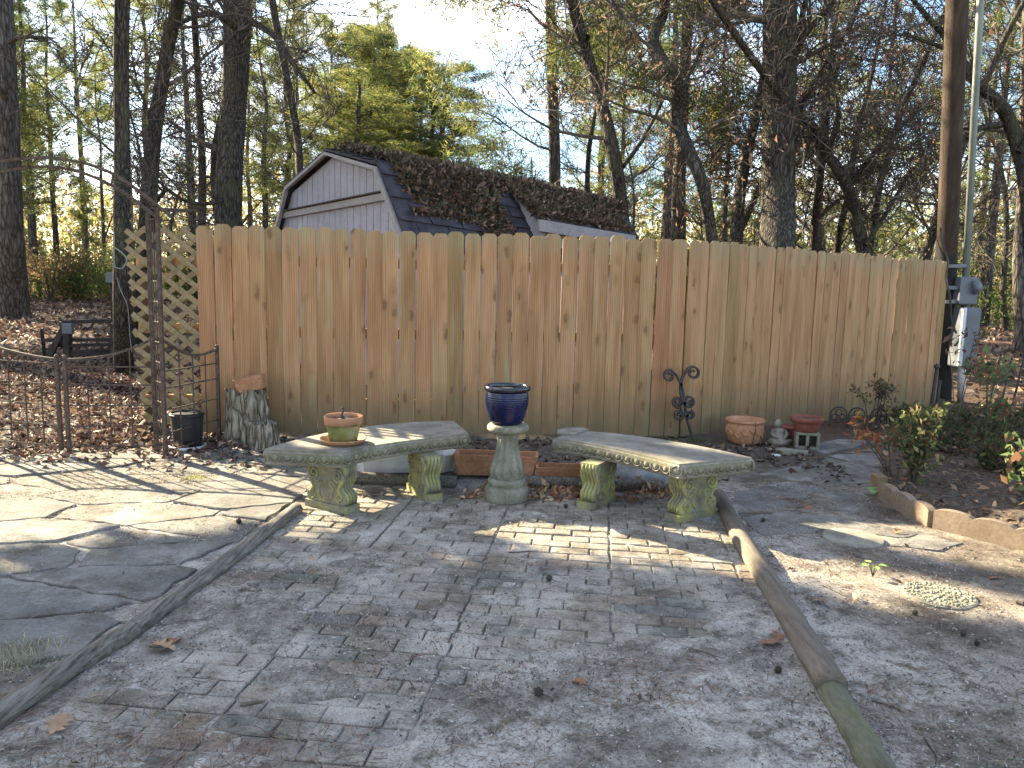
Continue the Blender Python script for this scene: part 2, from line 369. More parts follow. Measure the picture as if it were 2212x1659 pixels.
M['shingle'] = simple('dark_shingle', [(.3, (.028, .027, .035)), (.55, (.055, .053, .066)), (.8, (.10, .095, .105))], 8, .9, .4, .004, fine=14)
M['pole'] = simple('pole_wood', [(.3, (.035, .022, .015)), (.55, (.06, .04, .028)), (.8, (.12, .083, .058))], 3, .9, .5, .01, (6, 6, .4), fine=6)
M['tar'] = simple('tarred_wrap', [(.3, (.008, .008, .009)), (.7, (.02, .018, .018))], 12, .7, .2, .003)
M['pipe'] = simple('grey_green_pipe', [(.3, (.17, .19, .17)), (.7, (.27, .29, .26))], 5, .6, .05, .002)
M['darkwood'] = simple('dark_stained_wood', [(.3, (.03, .026, .022)), (.6, (.07, .055, .045)), (.8, (.13, .10, .08))], 7, .85, .3, .004, (1, 1, 1), fine=6)
M['stump'] = bark('stump_wood', (.12, .09, .06), (.36, .31, .23), (.58, .53, .43), 1.2, .5)
M['edging'] = simple('tan_concrete_edging', [(.3, (.20, .145, .10)), (.6, (.28, .21, .15)), (.85, (.34, .26, .19))], 5, .9, .3, .004, fine=12)
M['copper'] = simple('copper_stake', [(.3, (.55, .38, .26)), (.7, (.7, .52, .38))], 12, .4, 0, metal=0)

# ------------------------------------------------------------------ ground
AX = Vector((math.sin(rad(6.4)), math.cos(rad(6.4)), 0)); AY = Vector((AX.y, -AX.x, 0))   # patio axis (away) and its right-hand side
PO = Vector((0.0, 4.0, 0))
def patio_uv(x, y): return (x-PO.x)*AY.x+(y-PO.y)*AY.y, (x-PO.x)*AX.x+(y-PO.y)*AX.y
UL, UR, VL, VT = -1.36, 1.36, -2.6, 1.25
def hgt(x, y):
    x = np.asarray(x, float); y = np.asarray(y, float)
    z = (fbm(x*3.1+40, y*3.1+11, 5)-.5)*.022+(fbm(x*17+4, y*17, 3)-.5)*.008
    u = (x-PO.x)*AY.x+(y-PO.y)*AY.y; v = (x-PO.x)*AX.x+(y-PO.y)*AX.y
    ins = np.clip((np.minimum(u-UL, UR-u))/.06, 0, 1)*np.clip((VT-v)/.06, 0, 1)
    # dust lies thick in the foreground, thin between the bricks further back
    cov = np.clip((fbm(x*1.5+9, y*1.9+3, 4)-.50)*7+np.clip((-.45-v)*1.7, -1.1, 1.5)+(fbm(x*9, y*9, 3)-.5)*1.8, 0, 1)
    zin = -.011+cov*.0185+(fbm(x*14+4, y*14+8, 3)-.5)*.006
    z = z*(1-ins)+zin*ins
    z = z-.004*np.clip((-1.1-x)/.3, 0, 1)*np.clip((7-y)/1, 0, 1)*(1-ins)
    far = np.clip((y-8)/20, 0, 1); z = z+far*(fbm(x*.12, y*.12, 3)-.5)*.25
    # raised bed on the right
    return z
def axis(a, b, fine_a, fine_b, step):
    mid = np.arange(fine_a, fine_b+1e-6, step)
    L = [fine_a]; s = step
    while L[-1] > a: s *= 1.13; L.append(L[-1]-s)
    Rr = [fine_b]; s = step
    while Rr[-1] < b: s *= 1.13; Rr.append(Rr[-1]+s)
    return np.array(L[:0:-1]+list(mid)+Rr[1:])
xs = axis(-500, 500, -3.6, 3.4, .018); ys = axis(-60, 900, 1.9, 6.8, .018)
XX, YY = np.meshgrid(xs, ys); ZZ = hgt(XX, YY)
nx, ny = len(xs), len(ys); I = np.arange(nx*ny).reshape(ny, nx)
gm = npmesh('ground', np.stack([XX, YY, ZZ], -1).reshape(-1, 3), np.stack([I[:-1, :-1], I[:-1, 1:], I[1:, 1:], I[1:, :-1]], -1).reshape(-1, 4), M['ground'], smooth=True)
struct(put('ground', gm))

# ------------------------------------------------------------------ timber fence
rnd = random.Random(5)
def picket_mesh(wd, ht, seed):
    r = random.Random(seed); b = MB(); c = .028; h = wd/2; t = .008
    b.prism([Vector((-h, 0, 0)), Vector((h, 0, 0)), Vector((h, 0, ht*.5)), Vector((h, 0, ht-c)), Vector((h-c, 0, ht)), Vector((-h+c, 0, ht)), Vector((-h, 0, ht-c)), Vector((-h, 0, ht*.5))], (0, t, 0), (0, -t, 0))
    return b.mesh('picket', M['board'])
FA = Vector((-2.73, 6.84, 0)); FB = Vector((1.56, 7.2, 0)); FC = Vector((5.22, 9.61, -.06))
fence = thing('wooden_fence', 'new pine picket fence with dog-eared boards running behind the benches', 'fence', (-2.73, 6.84, 0))
def fence_run(A, B, n, seed, lean=0):
    d = (B-A); L = d.length; a = math.atan2(d.y, d.x); ux = d.normalized(); nrm = Vector((ux.y, -ux.x, 0))
    r = random.Random(seed); pit = L/n; x = 0
    for k in range(n):
        wd = pit*r.uniform(.945, .98); 
        if r.random() < .1: wd = pit*.945
        me = picket_mesh(wd, 1.80+r.uniform(-.012, .012), seed*100+k)
        # bow the board a little
        bow = r.uniform(-.006, .006)
        for v_ in me.vertices:
            if abs(v_.co.z-.9) < .1: v_.co.x += bow
        p = A+d*((k+.5)/n); o = put('picket', me, fence)
        o.location = (p.x, p.y, p.z+.035+r.uniform(-.012, .006)); o.rotation_euler = (r.uniform(-.004, .004), r.uniform(-.0045, .0045), a+r.uniform(-.02, .02))
    for z in (.30, .93, 1.55):
        b = MB(); b.bar(A+Vector((0, 0, z))-nrm*.03, B+Vector((0, 0, z))-nrm*.03, .038, .089, ); o = b.build('rail', M['board'], fence)
    m_ = max(2, int(L/2.2))
    for i in range(m_+1):
        p = A+d*(i/m_)*.96+ux*.08-nrm*.10; b = MB(); b.box((0, 0, .875), (.09, .09, 1.75)); o = b.build('post', M['board'], fence); o.location = (p.x, p.y, p.z); o.rotation_euler = (0, 0, a)
fence_run(FA, FB, 30, 3); fence_run(FB+Vector((.01, .004, 0)), FC, 33, 4)

# ------------------------------------------------------------------ lattice
lat = thing('lattice_panel', 'sagging pine lattice panel with diamond openings at the left end of the fence', 'lattice', (-3.1, 6.84, 0))
LY = 6.86
def LP(px, py): p = at(px, py, LY); return p.x, p.z
poly = [LP(270, 500), LP(276, 492), LP(432, 492), LP(432, 925), LP(322, 925), LP(298, 830), LP(285, 660)]
def clip_line(p0, d, poly):
    ts = []
    n = len(poly)
    for i in range(n):
        a = Vector(poly[i]); b = Vector(poly[(i+1) % n]); e = b-a; den = d.x*e.y-d.y*e.x
        if abs(den) < 1e-9: continue
        w_ = a-p0; t = (w_.x*e.y-w_.y*e.x)/den; s_ = (w_.x*d.y-w_.y*d.x)/den
        if 0 <= s_ <= 1: ts.append(t)
    ts.sort(); return (ts[0], ts[-1]) if len(ts) >= 2 else None
for sg, yy in ((1, LY-.006), (-1, LY+.006)):
    d = Vector((math.cos(rad(38)), -sg*math.sin(rad(38)))); nn = Vector((-d.y, d.x))
    for k in range(-40, 60):
        p0 = Vector((-3.1, .9))+nn*(k*.108+rnd.uniform(-.005, .005)); c = clip_line(p0, d, poly)
        if not c or c[1]-c[0] < .06: continue
        a = p0+d*c[0]; b_ = p0+d*c[1]; mb = MB(); mb.bar((a.x, yy, a.y), (b_.x, yy+rnd.uniform(-.01, .01), b_.y), .044, .010, (0, 1, 0))
        mb.build('lath', M['lath'], lat)
for z in (1.52, .95, .32):
    mb = MB(); mb.bar((-3.28, LY+.045, z-.01), (-2.7, LY+.045, z), .04, .085); mb.build('rail', M['board'], lat)
mb = MB(); mb.box((-3.23, LY+.12, .72), (.085, .085, 1.44)); mb.build('post', M['darkwood'], lat)

# ------------------------------------------------------------------ shed
shed = thing('garden_shed', 'lilac-grey gambrel shed behind the fence with leaves heaped on its dark roof', 'shed', (-2.9, 12.6, 0))
TH = .936; gx = Vector((math.cos(TH), -math.sin(TH), 0)); gn = Vector((math.sin(TH), math.cos(TH), -.068)); S0 = Vector((-2.64, 11.19, 0))
KZ, PZ, KW, EW, EZ, SL = 2.80, 3.15, 1.55, 2.34, 1.80, 4.2
def SP(x, y, z): return S0+gx*x+gn*y+Vector((0, 0, z))
prof = [(-EW, EZ), (-KW, KZ), (0, PZ), (KW, KZ), (EW, EZ)]
mb = MB()
wallp = [(-2.24, 0), (-2.24, EZ+.04), (-KW+.03, KZ-.06), (0, PZ-.05), (KW-.03, KZ-.06), (2.24, EZ+.04), (2.24, 0)]
mb.prism([SP(x, .12, z) for x, z in wallp], gn*0, gn*(SL-.24)); mb.build('wall', M['siding'], shed)
# grooved siding boards: each a raised strip on the gable
x = -2.34
while x < 2.15:
    xm = x+.095
    top = np.interp(xm, [-2.36, -KW+.03, 0, KW-.03, 2.36], [EZ, KZ-.09, PZ-.11, KZ-.09, EZ])
    if top > 1.7:
        b2 = MB(); t1 = np.interp(x, [-2.36, -KW, 0, KW, 2.36], [EZ, KZ-.09, PZ-.11, KZ-.09, EZ]); t2 = np.interp(x+.185, [-2.36, -KW, 0, KW, 2.36], [EZ, KZ-.09, PZ-.11, KZ-.09, EZ])
        b2.prism([SP(x, .12, .1), SP(x+.185, .12, .1), SP(x+.185, .12, t2), SP(x, .12, t1)], gn*-.003, gn*-.018); b2.build('siding_board', M['siding'], shed)
    x += .20
def roofslab(name, a, b, y0, y1, t=.05, mat='shingle'):
    ax_, az = a; bx, bz = b; d = Vector((bx-ax_, bz-az)).normalized(); n = Vector((-d.y, d.x)); n = n if n.y > 0 else -n
    mb = MB(); pts = [SP(ax_, y0, az), SP(bx, y0, bz), SP(bx+n.x*t, y0, bz+n.y*t), SP(ax_+n.x*t, y0, az+n.y*t)]
    mb.prism(pts, gn*0, gn*(y1-y0)); return mb.build(name, M[mat], shed)
for i in range(4):
    a, b = prof[i], prof[i+1]; rp = roofslab('roof', a, b, 0, SL, .03)
    d = Vector((b[0]-a[0], 0, b[1]-a[1])); L = d.length; d.normalize(); n = Vector((-d.z, 0, d.x)); n = n if n.z > 0 else -n
    nrow = int(L/.17)
    if i in (0, 1): continue
    for r_ in range(nrow):                      # shingle courses seen from the front, tab by tab
        y = (r_ % 2)*.22
        t0 = 1-(r_+1)*L/nrow/L; t1 = 1-r_*L/nrow/L+.03/L
        t0, t1 = (1-t1, 1-t0)
        pa = Vector((a[0], 0, a[1]))+d*(L*t0); pb = Vector((a[0], 0, a[1]))+d*(L*min(t1, 1))
        sm = MB()
        while y < SL-.05:
            ww = min(.44, SL-y)-.008; hi, lo = pa+n*.033, pb+n*(.05+rnd.uniform(0, .006))
            if i == 3 or r_ > -1:
                P4 = [SP(hi.x, y, hi.z), SP(lo.x, y, lo.z), SP(lo.x, y+ww, lo.z), SP(hi.x, y+ww, hi.z)]
                nv = gx*n.x+Vector((0, 0, n.z))
                if i == 3 and r_ >= nrow-8 and y < 5: s1 = MB(); s1.prism(P4, nv*.001, nv*-.010); s1.build('shingle', M['shingle'], shed)
                else: sm.prism(P4, nv*.001, nv*-.010)
            y += .45
        if sm.v: stuff(sm.build('shingle_course', M['shingle'], shed))
# bargeboards along the gable
for i in range(4):
    a, b = prof[i], prof[i+1]; mb = MB()
    mb.prism([SP(a[0], 0, a[1]-.02), SP(b[0], 0, b[1]-.02), SP(b[0]*.968, 0, b[1]-.06), SP(a[0]*.968, 0, a[1]-.06)], gn*-.03, gn*.02)
    mb.build('bargeboard', M['trim'], shed)
mb = MB(); mb.prism([SP(-1.92, .1, 2.33), SP(1.88, .1, 2.38), SP(1.82, .1, 2.47), SP(-1.88, .1, 2.42)], gn*-.06, gn*.0); mb.build('door_track_board', M['trim'], shed)
mb = MB(); mb.prism([SP(-1.92, .1, 2.425), SP(1.84, .1, 2.475), SP(1.84, .1, 2.49), SP(-1.92, .1, 2.44)], gn*-.10, gn*.0); mb.build('door_track_cap', M['darkwood'], shed)
# dormer over the side door
D0, D1 = 1.95, 3.68
dx0, dz0, dx1, dz1 = 1.45, 2.88, 2.3, 2.34
mb = MB(); mb.prism([SP(dx0, D0, dz0), SP(dx1, D0, dz1), SP(dx1, D0, dz1+.05), SP(dx0, D0, dz0+.05)], gn*0, gn*(D1-D0)); mb.build('dormer_roof', M['shingle'], shed)
for y in (D0+.12, D1-.15):
    mb = MB(); mb.prism([SP(1.5, y, 2.2), SP(1.52, y, 2.82), SP(dx1-.05, y, dz1+.03), SP(dx1-.05, y, 1.5), SP(1.7, y, 1.5)], gn*-.04, gn*.04); mb.build('dormer_cheek', M['siding'], shed)
mb = MB(); mb.prism([SP(dx1+.01, D0, dz1-.13), SP(dx1+.05, D0, dz1-.13), SP(dx1+.05, D0, dz1+.02), SP(dx1+.01, D0, dz1+.02)], gn*-.02, gn*(D1-D0+.02)); mb.build('fascia', M['trim'], shed)
mb = MB(); mb.prism([SP(2.14, D0+.2, 0), SP(2.2, D0+.2, 0), SP(2.2, D0+.2, dz1), SP(2.14, D0+.2, dz1)], gn*0, gn*(D1-D0-.4)); mb.build('side_wall', M['trim'], shed)
# ------------------------------------------------------------------ leaf makers
def quatrot(N, rs, tilt=.5):
    """random frames lying roughly flat; returns three (N,3) axes"""
    a = rs.rand(N)*2*np.pi; t = (rs.randn(N)*tilt); t2 = rs.randn(N)*tilt
    X = np.stack([np.cos(a)*np.cos(t), np.sin(a)*np.cos(t), np.sin(t)], 1)
    n = np.stack([np.sin(t2)*-np.sin(a), np.sin(t2)*np.cos(a), np.cos(t2)], 1); Y = np.cross(n, X); Y /= np.linalg.norm(Y, axis=1)[:, None]
    return X, Y, np.cross(X, Y)
def leaves(name, P, size, rs, cols, mat, tilt=.45, asp=.5, fold=.25, axes=None):
    """folded leaves: two triangles either side of a raised or sunken rib"""
    N = len(P); X, Y, Z = axes if axes else quatrot(N, rs, tilt); s = np.asarray(size).reshape(-1, 1)
    f = (rs.rand(N, 1)-.3)*fold*2
    a = P; b = P+X*s*.5+Y*s*asp*.5+Z*s*f; c = P+X*s+Z*s*f*.5*(rs.rand(N, 1)); d = P+X*s*.5-Y*s*asp*.5+Z*s*f
    V = np.stack([a, b, c, d], 1).reshape(-1, 3); i = np.arange(N)*4
    F = np.concatenate([np.stack([i, i+1, i+2], 1), np.stack([i, i+2, i+3], 1)])
    C = np.repeat(cols, 4, 0); return npmesh(name, V, F, mat, C)
def pick(rs, N, pal, jit=.25):
    pal = np.array(pal); c = pal[rs.randint(0, len(pal), N)]; return np.clip(c*(1+(rs.rand(N, 1)-.5)*2*jit), 0, 1)
BROWN = [(.14, .09, .068), (.19, .13, .098), (.10, .066, .052), (.27, .20, .155), (.14, .066, .05), (.075, .052, .044), (.31, .24, .185)]
rs = np.random.RandomState(8)
# leaves and needles heaped on the shed roof
Ps = []
for i, (n_, zl) in ((2, (22000, 1)), (3, (24000, 1)), (9, (9000, 1))):
    if i < 9: a, b, y0, y1 = prof[i], prof[i+1], .05, SL
    else: a, b, y0, y1 = (dx0, dz0), (dx1, dz1), D0, D1
    t = rs.rand(n_); y = y0+rs.rand(n_)*(y1-y0); k = fbm(t*6+i*9, y*1.1, 4)
    if i == 3: keep = (k+.6*np.clip(y/1.3, 0, 1)-t*.75 > .28) & ~((t > .66) & (y < 1.15)) & (y > .2) & ~((y > D0-.25) & (t > .15))
    elif i == 2: keep = (k > .18) & (y > .1+.4*t)
    else: keep = k > .30
    t = t[keep]; y = y[keep]; x = a[0]+(b[0]-a[0])*t; z = a[1]+(b[1]-a[1])*t
    lift = .05+(.10 if i == 2 else .05)*rs.rand(len(t)); Ps.append(np.array([SP(x_, y_, z_) for x_, y_, z_ in zip(x, y, z+lift)]))
Ps = np.concatenate(Ps)
rl = put('roof_leaf_litter', leaves('roof_leaf_litter', Ps, .035+.075*rs.rand(len(Ps))**1.5, rs, pick(rs, len(Ps), [(.12, .08, .055), (.17, .115, .08), (.08, .055, .042), (.24, .17, .125), (.07, .06, .035), (.055, .05, .03), (.09, .08, .045)]), M['dryleaf'], .7)); stuff(rl, 'brown leaves and pine needles heaped on the shed roof', 'leaf litter')

# ------------------------------------------------------------------ trees
def perp(d, a):
    x = d.orthogonal().normalized(); y = d.cross(x); return x*math.cos(a)+y*math.sin(a)
def limb(mb, r, p, d, L, R, lev, P, tips):
    """one crooked limb with side limbs, recursively"""
    seg = P['seg'][lev]; pts = [p.copy()]; rr = [R]; q = p.copy(); dd = d.normalized(); dirs = [dd.copy()]
    for i in range(seg):
        dd = (dd+perp(dd, r.uniform(0, 6.28))*r.uniform(0, P['wig'])+Vector((0, 0, P['up'][lev]))).normalized()
        q = q+dd*(L/seg); pts.append(q.copy()); rr.append(R*(1-(i+1)/seg*.72)); dirs.append(dd.copy())
    rr = [max(x, P['rmin']) for x in rr]
    mb.tube(pts, rr, P['sides'][lev], cap=False)
    if lev+1 >= P['lev']: tips.append((pts[-1], dd)); tips.append((pts[-2], dd)); return
    n = P['kids'][lev]
    for k in range(n):
        t = P['t0'][lev]+(1-P['t0'][lev])*((k+r.random())/n); f = t*seg; i = min(int(f), seg-1); f -= i
        pp = pts[i].lerp(pts[i+1], f); rad_ = rr[i]*(1-f)+rr[i+1]*f
        a = r.uniform(*P['ang']); nd = dirs[i+1]*math.cos(a)+perp(dirs[i+1], r.uniform(0, 6.28))*math.sin(a)
        limb(mb, r, pp, nd, L*r.uniform(*P['len']), rad_*r.uniform(.45, .7), lev+1, P, tips)
    tips.append((pts[-1], dd))
def needles(name, C, rs, R, per, pal, wdt):
    """tufts: `per` thin blades fanning from each centre"""
    N = len(C)*per; P = np.repeat(C, per, 0); D = rs.randn(N, 3); D[:, 2] = D[:, 2]*.8+.35; D /= np.linalg.norm(D, axis=1)[:, None]
    S = np.cross(D, rs.randn(N, 3)); S /= np.linalg.norm(S, axis=1)[:, None]; L = R*(.6+.6*rs.rand(N, 1))
    P = P+rs.randn(N, 3)*R*.45
    V = np.stack([P-S*wdt, P+S*wdt, P+D*L], 1).reshape(-1, 3); F = np.arange(N*3).reshape(-1, 3)
    return npmesh(name, V, F, M['needle'], np.repeat(np.repeat(pick(rs, len(C), pal, .3), per, 0)*(.75+.5*rs.rand(N, 1)), 3, 0))
PINEPAL = [(.17, .19, .05), (.13, .17, .055), (.22, .22, .06), (.10, .135, .05), (.27, .25, .075)]
PH = dict(seg=[6, 5, 4, 3], wig=.42, up=[.06, .05, .03, 0], rmin=.008, sides=[6, 5, 3, 3], lev=4, kids=[5, 5, 3], t0=[.25, .15, .1], ang=(.5, 1.25), len=(.42, .72))
def trunk_mesh(pts, rr, n=14, seed=0, rough=.05):
    """tapered trunk following a path, with a flared and uneven surface"""
    P = []; Rr = []
    pts = [Vector(p) for p in pts]
    for i in range(len(pts)-1):
        k = max(2, int((pts[i+1]-pts[i]).length/.35))
        for j in range(k):
            t = j/k; a0 = pts[max(i-1, 0)]; a1 = pts[i]; a2 = pts[i+1]; a3 = pts[min(i+2, len(pts)-1)]
            P.append(.5*((2*a1)+(a2-a0)*t+(2*a0-5*a1+4*a2-a3)*t*t+(3*a1-a0-3*a2+a3)*t**3)); Rr.append(rr[i]*(1-t)+rr[i+1]*t)
    P.append(pts[-1]); Rr.append(rr[-1])
    mb = MB(); V = []; x = None; k = len(P)
    for i, p in enumerate(P):
        d = (P[min(i+1, k-1)]-P[max(i-1, 0)]).normalized()
        x = d.orthogonal().normalized() if x is None else (x-d*x.dot(d)).normalized(); y = d.cross(x)
        for j in range(n):
            a = 2*math.pi*j/n; q = Rr[i]*(1+rough*2*(float(fbm(j*2.3 % 23+seed, p.z*1.7+seed, 3))-.5)+.05*math.cos(3*a+seed))
            V.append(p+x*(math.cos(a)*q)+y*(math.sin(a)*q))
    F = [(i*n+j, i*n+(j+1) % n, i*n+n+(j+1) % n, i*n+n+j) for i in range(k-1) for j in range(n)]
    F.append(tuple(range((k-1)*n, k*n)))
    mb.add(V, F); return mb, P, Rr
def hero(label, path, Y, mat='bark_oak', top=None, branches=(), nb=8, bl=2.2, base=True, cat='tree', bz=(2, 9), seed=1, leafy=0, name='oak_tree', grp=None, n=14, twl=4):
    """a tree whose trunk path was surveyed from the photograph: (px, py, width px)"""
    r = random.Random(seed); path = sorted(path, key=lambda q: -q[1])
    pts = [at(px, py, Y+.35*math.sin(i*1.7+seed)) for i, (px, py, w_) in enumerate(path)]; rr = [w_/2/FPX*Y for _, _, w_ in path]
    if base and pts[0].z > .05:
        d = pts[0]-pts[1] if len(pts) > 1 else Vector((0, 0, -1)); d = d/abs(d.z); z0 = pts[0].z
        b0 = pts[0]+d*z0*.5; b0.z = z0*.45; pts.insert(0, Vector((b0.x+d.x*z0*.3, b0.y, -.1))); rr.insert(0, rr[0]*1.45); pts.insert(1, Vector((b0.x+d.x*z0*.2, b0.y, .35))); rr.insert(1, rr[1]*1.12)
    # carry the tree on above the frame
    d = (pts[-1]-pts[-2]).normalized()
    p = pts[-1]; R_ = rr[-1]
    for k in range(3): p = p+(d+Vector((r.uniform(-.1, .1), r.uniform(-.1, .1), .25))).normalized()*1.8; R_ *= .8; pts.append(p.copy()); rr.append(R_)
    root = thing(name, label, cat, (pts[0].x, pts[0].y, 0), grp)
    mb, P, Rr = trunk_mesh(pts, rr, n, seed); mb.build('trunk', M[mat], root, True)
    bm = MB(); tips = []
    for br in branches:                                     # surveyed limbs: list of (px,py,w,dY)
        bp = [at(a, b, Y+c_) for a, b, _, c_ in br]; brr = [w_/2/FPX*Y for _, _, w_, _ in br]
        tm, tp, tr = trunk_mesh(bp, brr, 7, seed+3); tm.build('limb', M[mat], root, True)
        for k in range(int(len(tp)*.9)):
            i = r.randint(1, len(tp)-1); dd = (tp[i]-tp[i-1]).normalized(); a = r.uniform(.4, 1.1)
            limb(bm, r, tp[i], dd*math.cos(a)+perp(dd, r.uniform(0, 6.3))*math.sin(a), r.uniform(.8, 1.7), tr[i]*.45, 1, PH, tips)
    for k in range(nb):
        z = bz[0]+(bz[1]-bz[0])*(k+r.random())/nb; i = min(range(len(P)), key=lambda i: abs(P[i].z-z)); a = r.uniform(0, 6.283)
        limb(bm, r, P[i], Vector((math.cos(a), math.sin(a), r.uniform(.1, .7))), bl*r.uniform(.6, 1.2), Rr[i]*r.uniform(.18, .34), 0 if twl == 4 else 1, PH, tips)
    if bm.v: bm.build('branches', M['twig'], root)
    if name == 'pine_tree' and nb >= 6:
        rs = np.random.RandomState(seed); T = np.array([t[0] for t in tips]); T = T[rs.rand(len(T)) < .75]; T = np.repeat(T, 2, 0)+rs.randn(len(T)*2, 3)*.12; put('needles', needles('needles', T, rs, .24, 12, PINEPAL, .012), root)
    if leafy:
        rs = np.random.RandomState(seed); T = np.array([t[0] for t in tips]); T = T[rs.rand(len(T)) < .4]; T = np.repeat(T, leafy, 0)+rs.randn(len(T)*leafy, 3)*.13
        if len(T): put('dead_leaves', leaves('dead_leaves', T, .07+.05*rs.rand(len(T)), rs, pick(rs, len(T), [(.22, .14, .10), (.30, .19, .13), (.17, .10, .08)]), M['leafcol'], 1.2), root)
    return root
hero('big pine with deeply plated bark standing behind the gate at the left edge', [(30, 690, 70), (28, 640, 60), (22, 500, 50), (14, 250, 45), (4, 0, 40)], 22.5, 'bark_pine', nb=5, bz=(5, 12), seed=1, name='pine_tree')
hero('slim dark oak just behind the lattice with a hose looped on it', [(268, 812, 42), (264, 700, 36), (262, 560, 33), (263, 300, 31), (264, 0, 30)], 10.7, 'bark_grey', nb=4, bl=1.6, bz=(5.6, 7.5), seed=2)
hero('oak leaning right behind the lattice left of the slim dark one', [(318, 500, 36), (322, 420, 34), (335, 280, 30), (362, 110, 27), (385, 0, 25)], 14.5, 'bark_grey', nb=9, bl=2.3, bz=(2.5, 7), seed=3)
hero('thick straight oak with sunlit left edge rising behind the left end of the fence', [(494, 490, 55), (497, 360, 53), (508, 200, 52), (515, 0, 60)], 18, 'bark_oak', branches=[
    [(515, 60, 22, 0), (470, 32, 13, -.4), (420, 35, 10, -.8), (375, 60, 7, -1.2)], [(540, 45, 16, 0), (590, 75, 12, -.3), (630, 130, 9, -.6), (680, 200, 6, -.9)],
    [(510, 420, 11, 0), (450, 440, 8, -1), (390, 430, 7, -1.6), (330, 380, 5, -2)]], nb=2, bl=2.2, bz=(3, 9), seed=4)
hero('thin dark tree between the lattice and the thick left oak', [(436, 490, 18), (438, 380, 16), (430, 200, 14), (418, 0, 13)], 19, 'bark_grey', nb=8, bl=2.2, bz=(3, 9), seed=5)
hero('slender grey tree leaning left behind the shed peak', [(648, 380, 17), (643, 300, 16), (622, 180, 16), (588, 0, 15)], 22, 'bark_oak', nb=6, bl=2.2, bz=(4, 10), seed=6)
hero('straight pine left of the twisted oak with bark lit on the left', [(1198, 410, 26), (1197, 300, 24), (1192, 150, 22), (1188, 0, 20)], 23, 'bark_pine', nb=9, bl=2.6, bz=(4, 12), seed=7, name='pine_tree')
hero('dark oak leaning left beside the right end of the shed roof', [(1344, 470, 30), (1335, 390, 30), (1318, 300, 28), (1294, 210, 27), (1262, 100, 25), (1235, 0, 24)], 16.5, 'bark_oak', branches=[
    [(1270, 80, 12, 0), (1230, 90, 9, .5), (1180, 60, 7, 1), (1140, 20, 5, 1.4)], [(1345, 360, 12, 0), (1390, 300, 9, .4), (1430, 220, 7, .8)]], nb=8, bl=2.4, bz=(3, 8.5), seed=8, leafy=1)
hero('dark oak with a sharply kinked trunk to the left of the thick right-hand oak', [(1536, 515, 26), (1518, 400, 26), (1485, 320, 26), (1462, 255, 26), (1470, 195, 30), (1440, 145, 26), (1410, 88, 25), (1430, 40, 22), (1437, 0, 20)], 15.5, 'bark_oak', branches=[
    [(1468, 195, 12, 0), (1500, 140, 9, .3), (1530, 60, 7, .6)]], nb=9, bl=2.2, bz=(3, 8), seed=9, leafy=1)
hero('straight dark pine rising right behind the kinked oak', [(1465, 515, 32), (1466, 400, 27), (1476, 200, 24), (1488, 0, 22)], 19, 'bark_pine', nb=6, bl=2, bz=(4, 9), seed=10, name='pine_tree')
hero('dark oak forking behind the left side of the thick right-hand oak', [(1590, 525, 28), (1597, 430, 25), (1612, 340, 24), (1638, 230, 18), (1655, 130, 14)], 17.5, 'bark_oak', branches=[
    [(1612, 330, 11, 0), (1580, 300, 9, .3), (1545, 330, 6, .6)]], nb=9, bl=2.1, bz=(3, 8), seed=11, leafy=2)
hero('very thick grey oak with furrowed bark behind the right half of the fence', [(1680, 535, 72), (1682, 400, 70), (1684, 200, 66), (1686, 0, 66)], 15.5, 'bark_oak', branches=[
    [(1710, 130, 20, 0), (1735, 80, 15, -.2), (1765, 45, 12, -.4), (1805, 0, 10, -.6)]], nb=3, bl=2, bz=(5, 8), seed=12, n=22)
hero('twisted mossy oak bending left then up, right of the thickest trunk', [(1868, 555, 30), (1852, 480, 24), (1832, 405, 24), (1800, 350, 22), (1772, 320, 20), (1758, 280, 20), (1722, 250, 17)], 16, 'bark_grey', branches=[
    [(1722, 250, 14, 0), (1735, 210, 12, 0), (1770, 180, 10, .2), (1808, 115, 7, .3)], [(1785, 335, 13, 0), (1812, 250, 11, .2), (1800, 190, 8, .4), (1815, 130, 6, .4)],
    [(1835, 400, 12, 0), (1880, 340, 10, -.2), (1930, 290, 8, -.4), (1990, 235, 6, -.5)], [(1870, 530, 10, 0), (1920, 450, 9, .2), (1960, 380, 6, .4)]], nb=8, bl=2, bz=(2.6, 6), seed=13)
hero('small dark oak with two spreading stems behind the middle of the right fence', [(1757, 545, 16), (1762, 470, 14), (1771, 390, 12), (1785, 300, 9)], 17, 'bark_grey', branches=[[(1760, 480, 10, 0), (1800, 440, 8, .2), (1850, 405, 6, .3)]], nb=8, bl=1.7, bz=(2, 5), seed=14)
hero('slim leaning trunk between the twisted oak and the small forked one', [(1808, 545, 15), (1818, 480, 13), (1835, 410, 12), (1850, 300, 10)], 18.5, 'bark_grey', nb=8, bl=1.8, bz=(2, 6), seed=15)
hero('big sunlit oak arching in from the right edge of the picture', [(2240, 700, 40), (2225, 450, 34), (2205, 340, 30), (2170, 240, 27), (2120, 190, 22), (2075, 130, 18), (2035, 70, 14), (1980, 10, 10)], 15, 'bark_grey', branches=[
    [(2160, 270, 16, 0), (2120, 275, 12, -.2), (2090, 300, 8, -.3)], [(2060, 110, 9, 0), (2000, 90, 7, .1), (1950, 70, 5, .2)], [(2200, 330, 12, 0), (2240, 260, 9, .2)]], nb=9, bl=2, bz=(3, 8), seed=16)
hero('sunlit pale trunk low at the right edge behind the meter', [(2205, 700, 26), (2200, 560, 24), (2210, 400, 22), (2215, 200, 20)], 20, 'bark_pine', nb=5, bl=2, bz=(4, 9), seed=17, name='pine_tree')

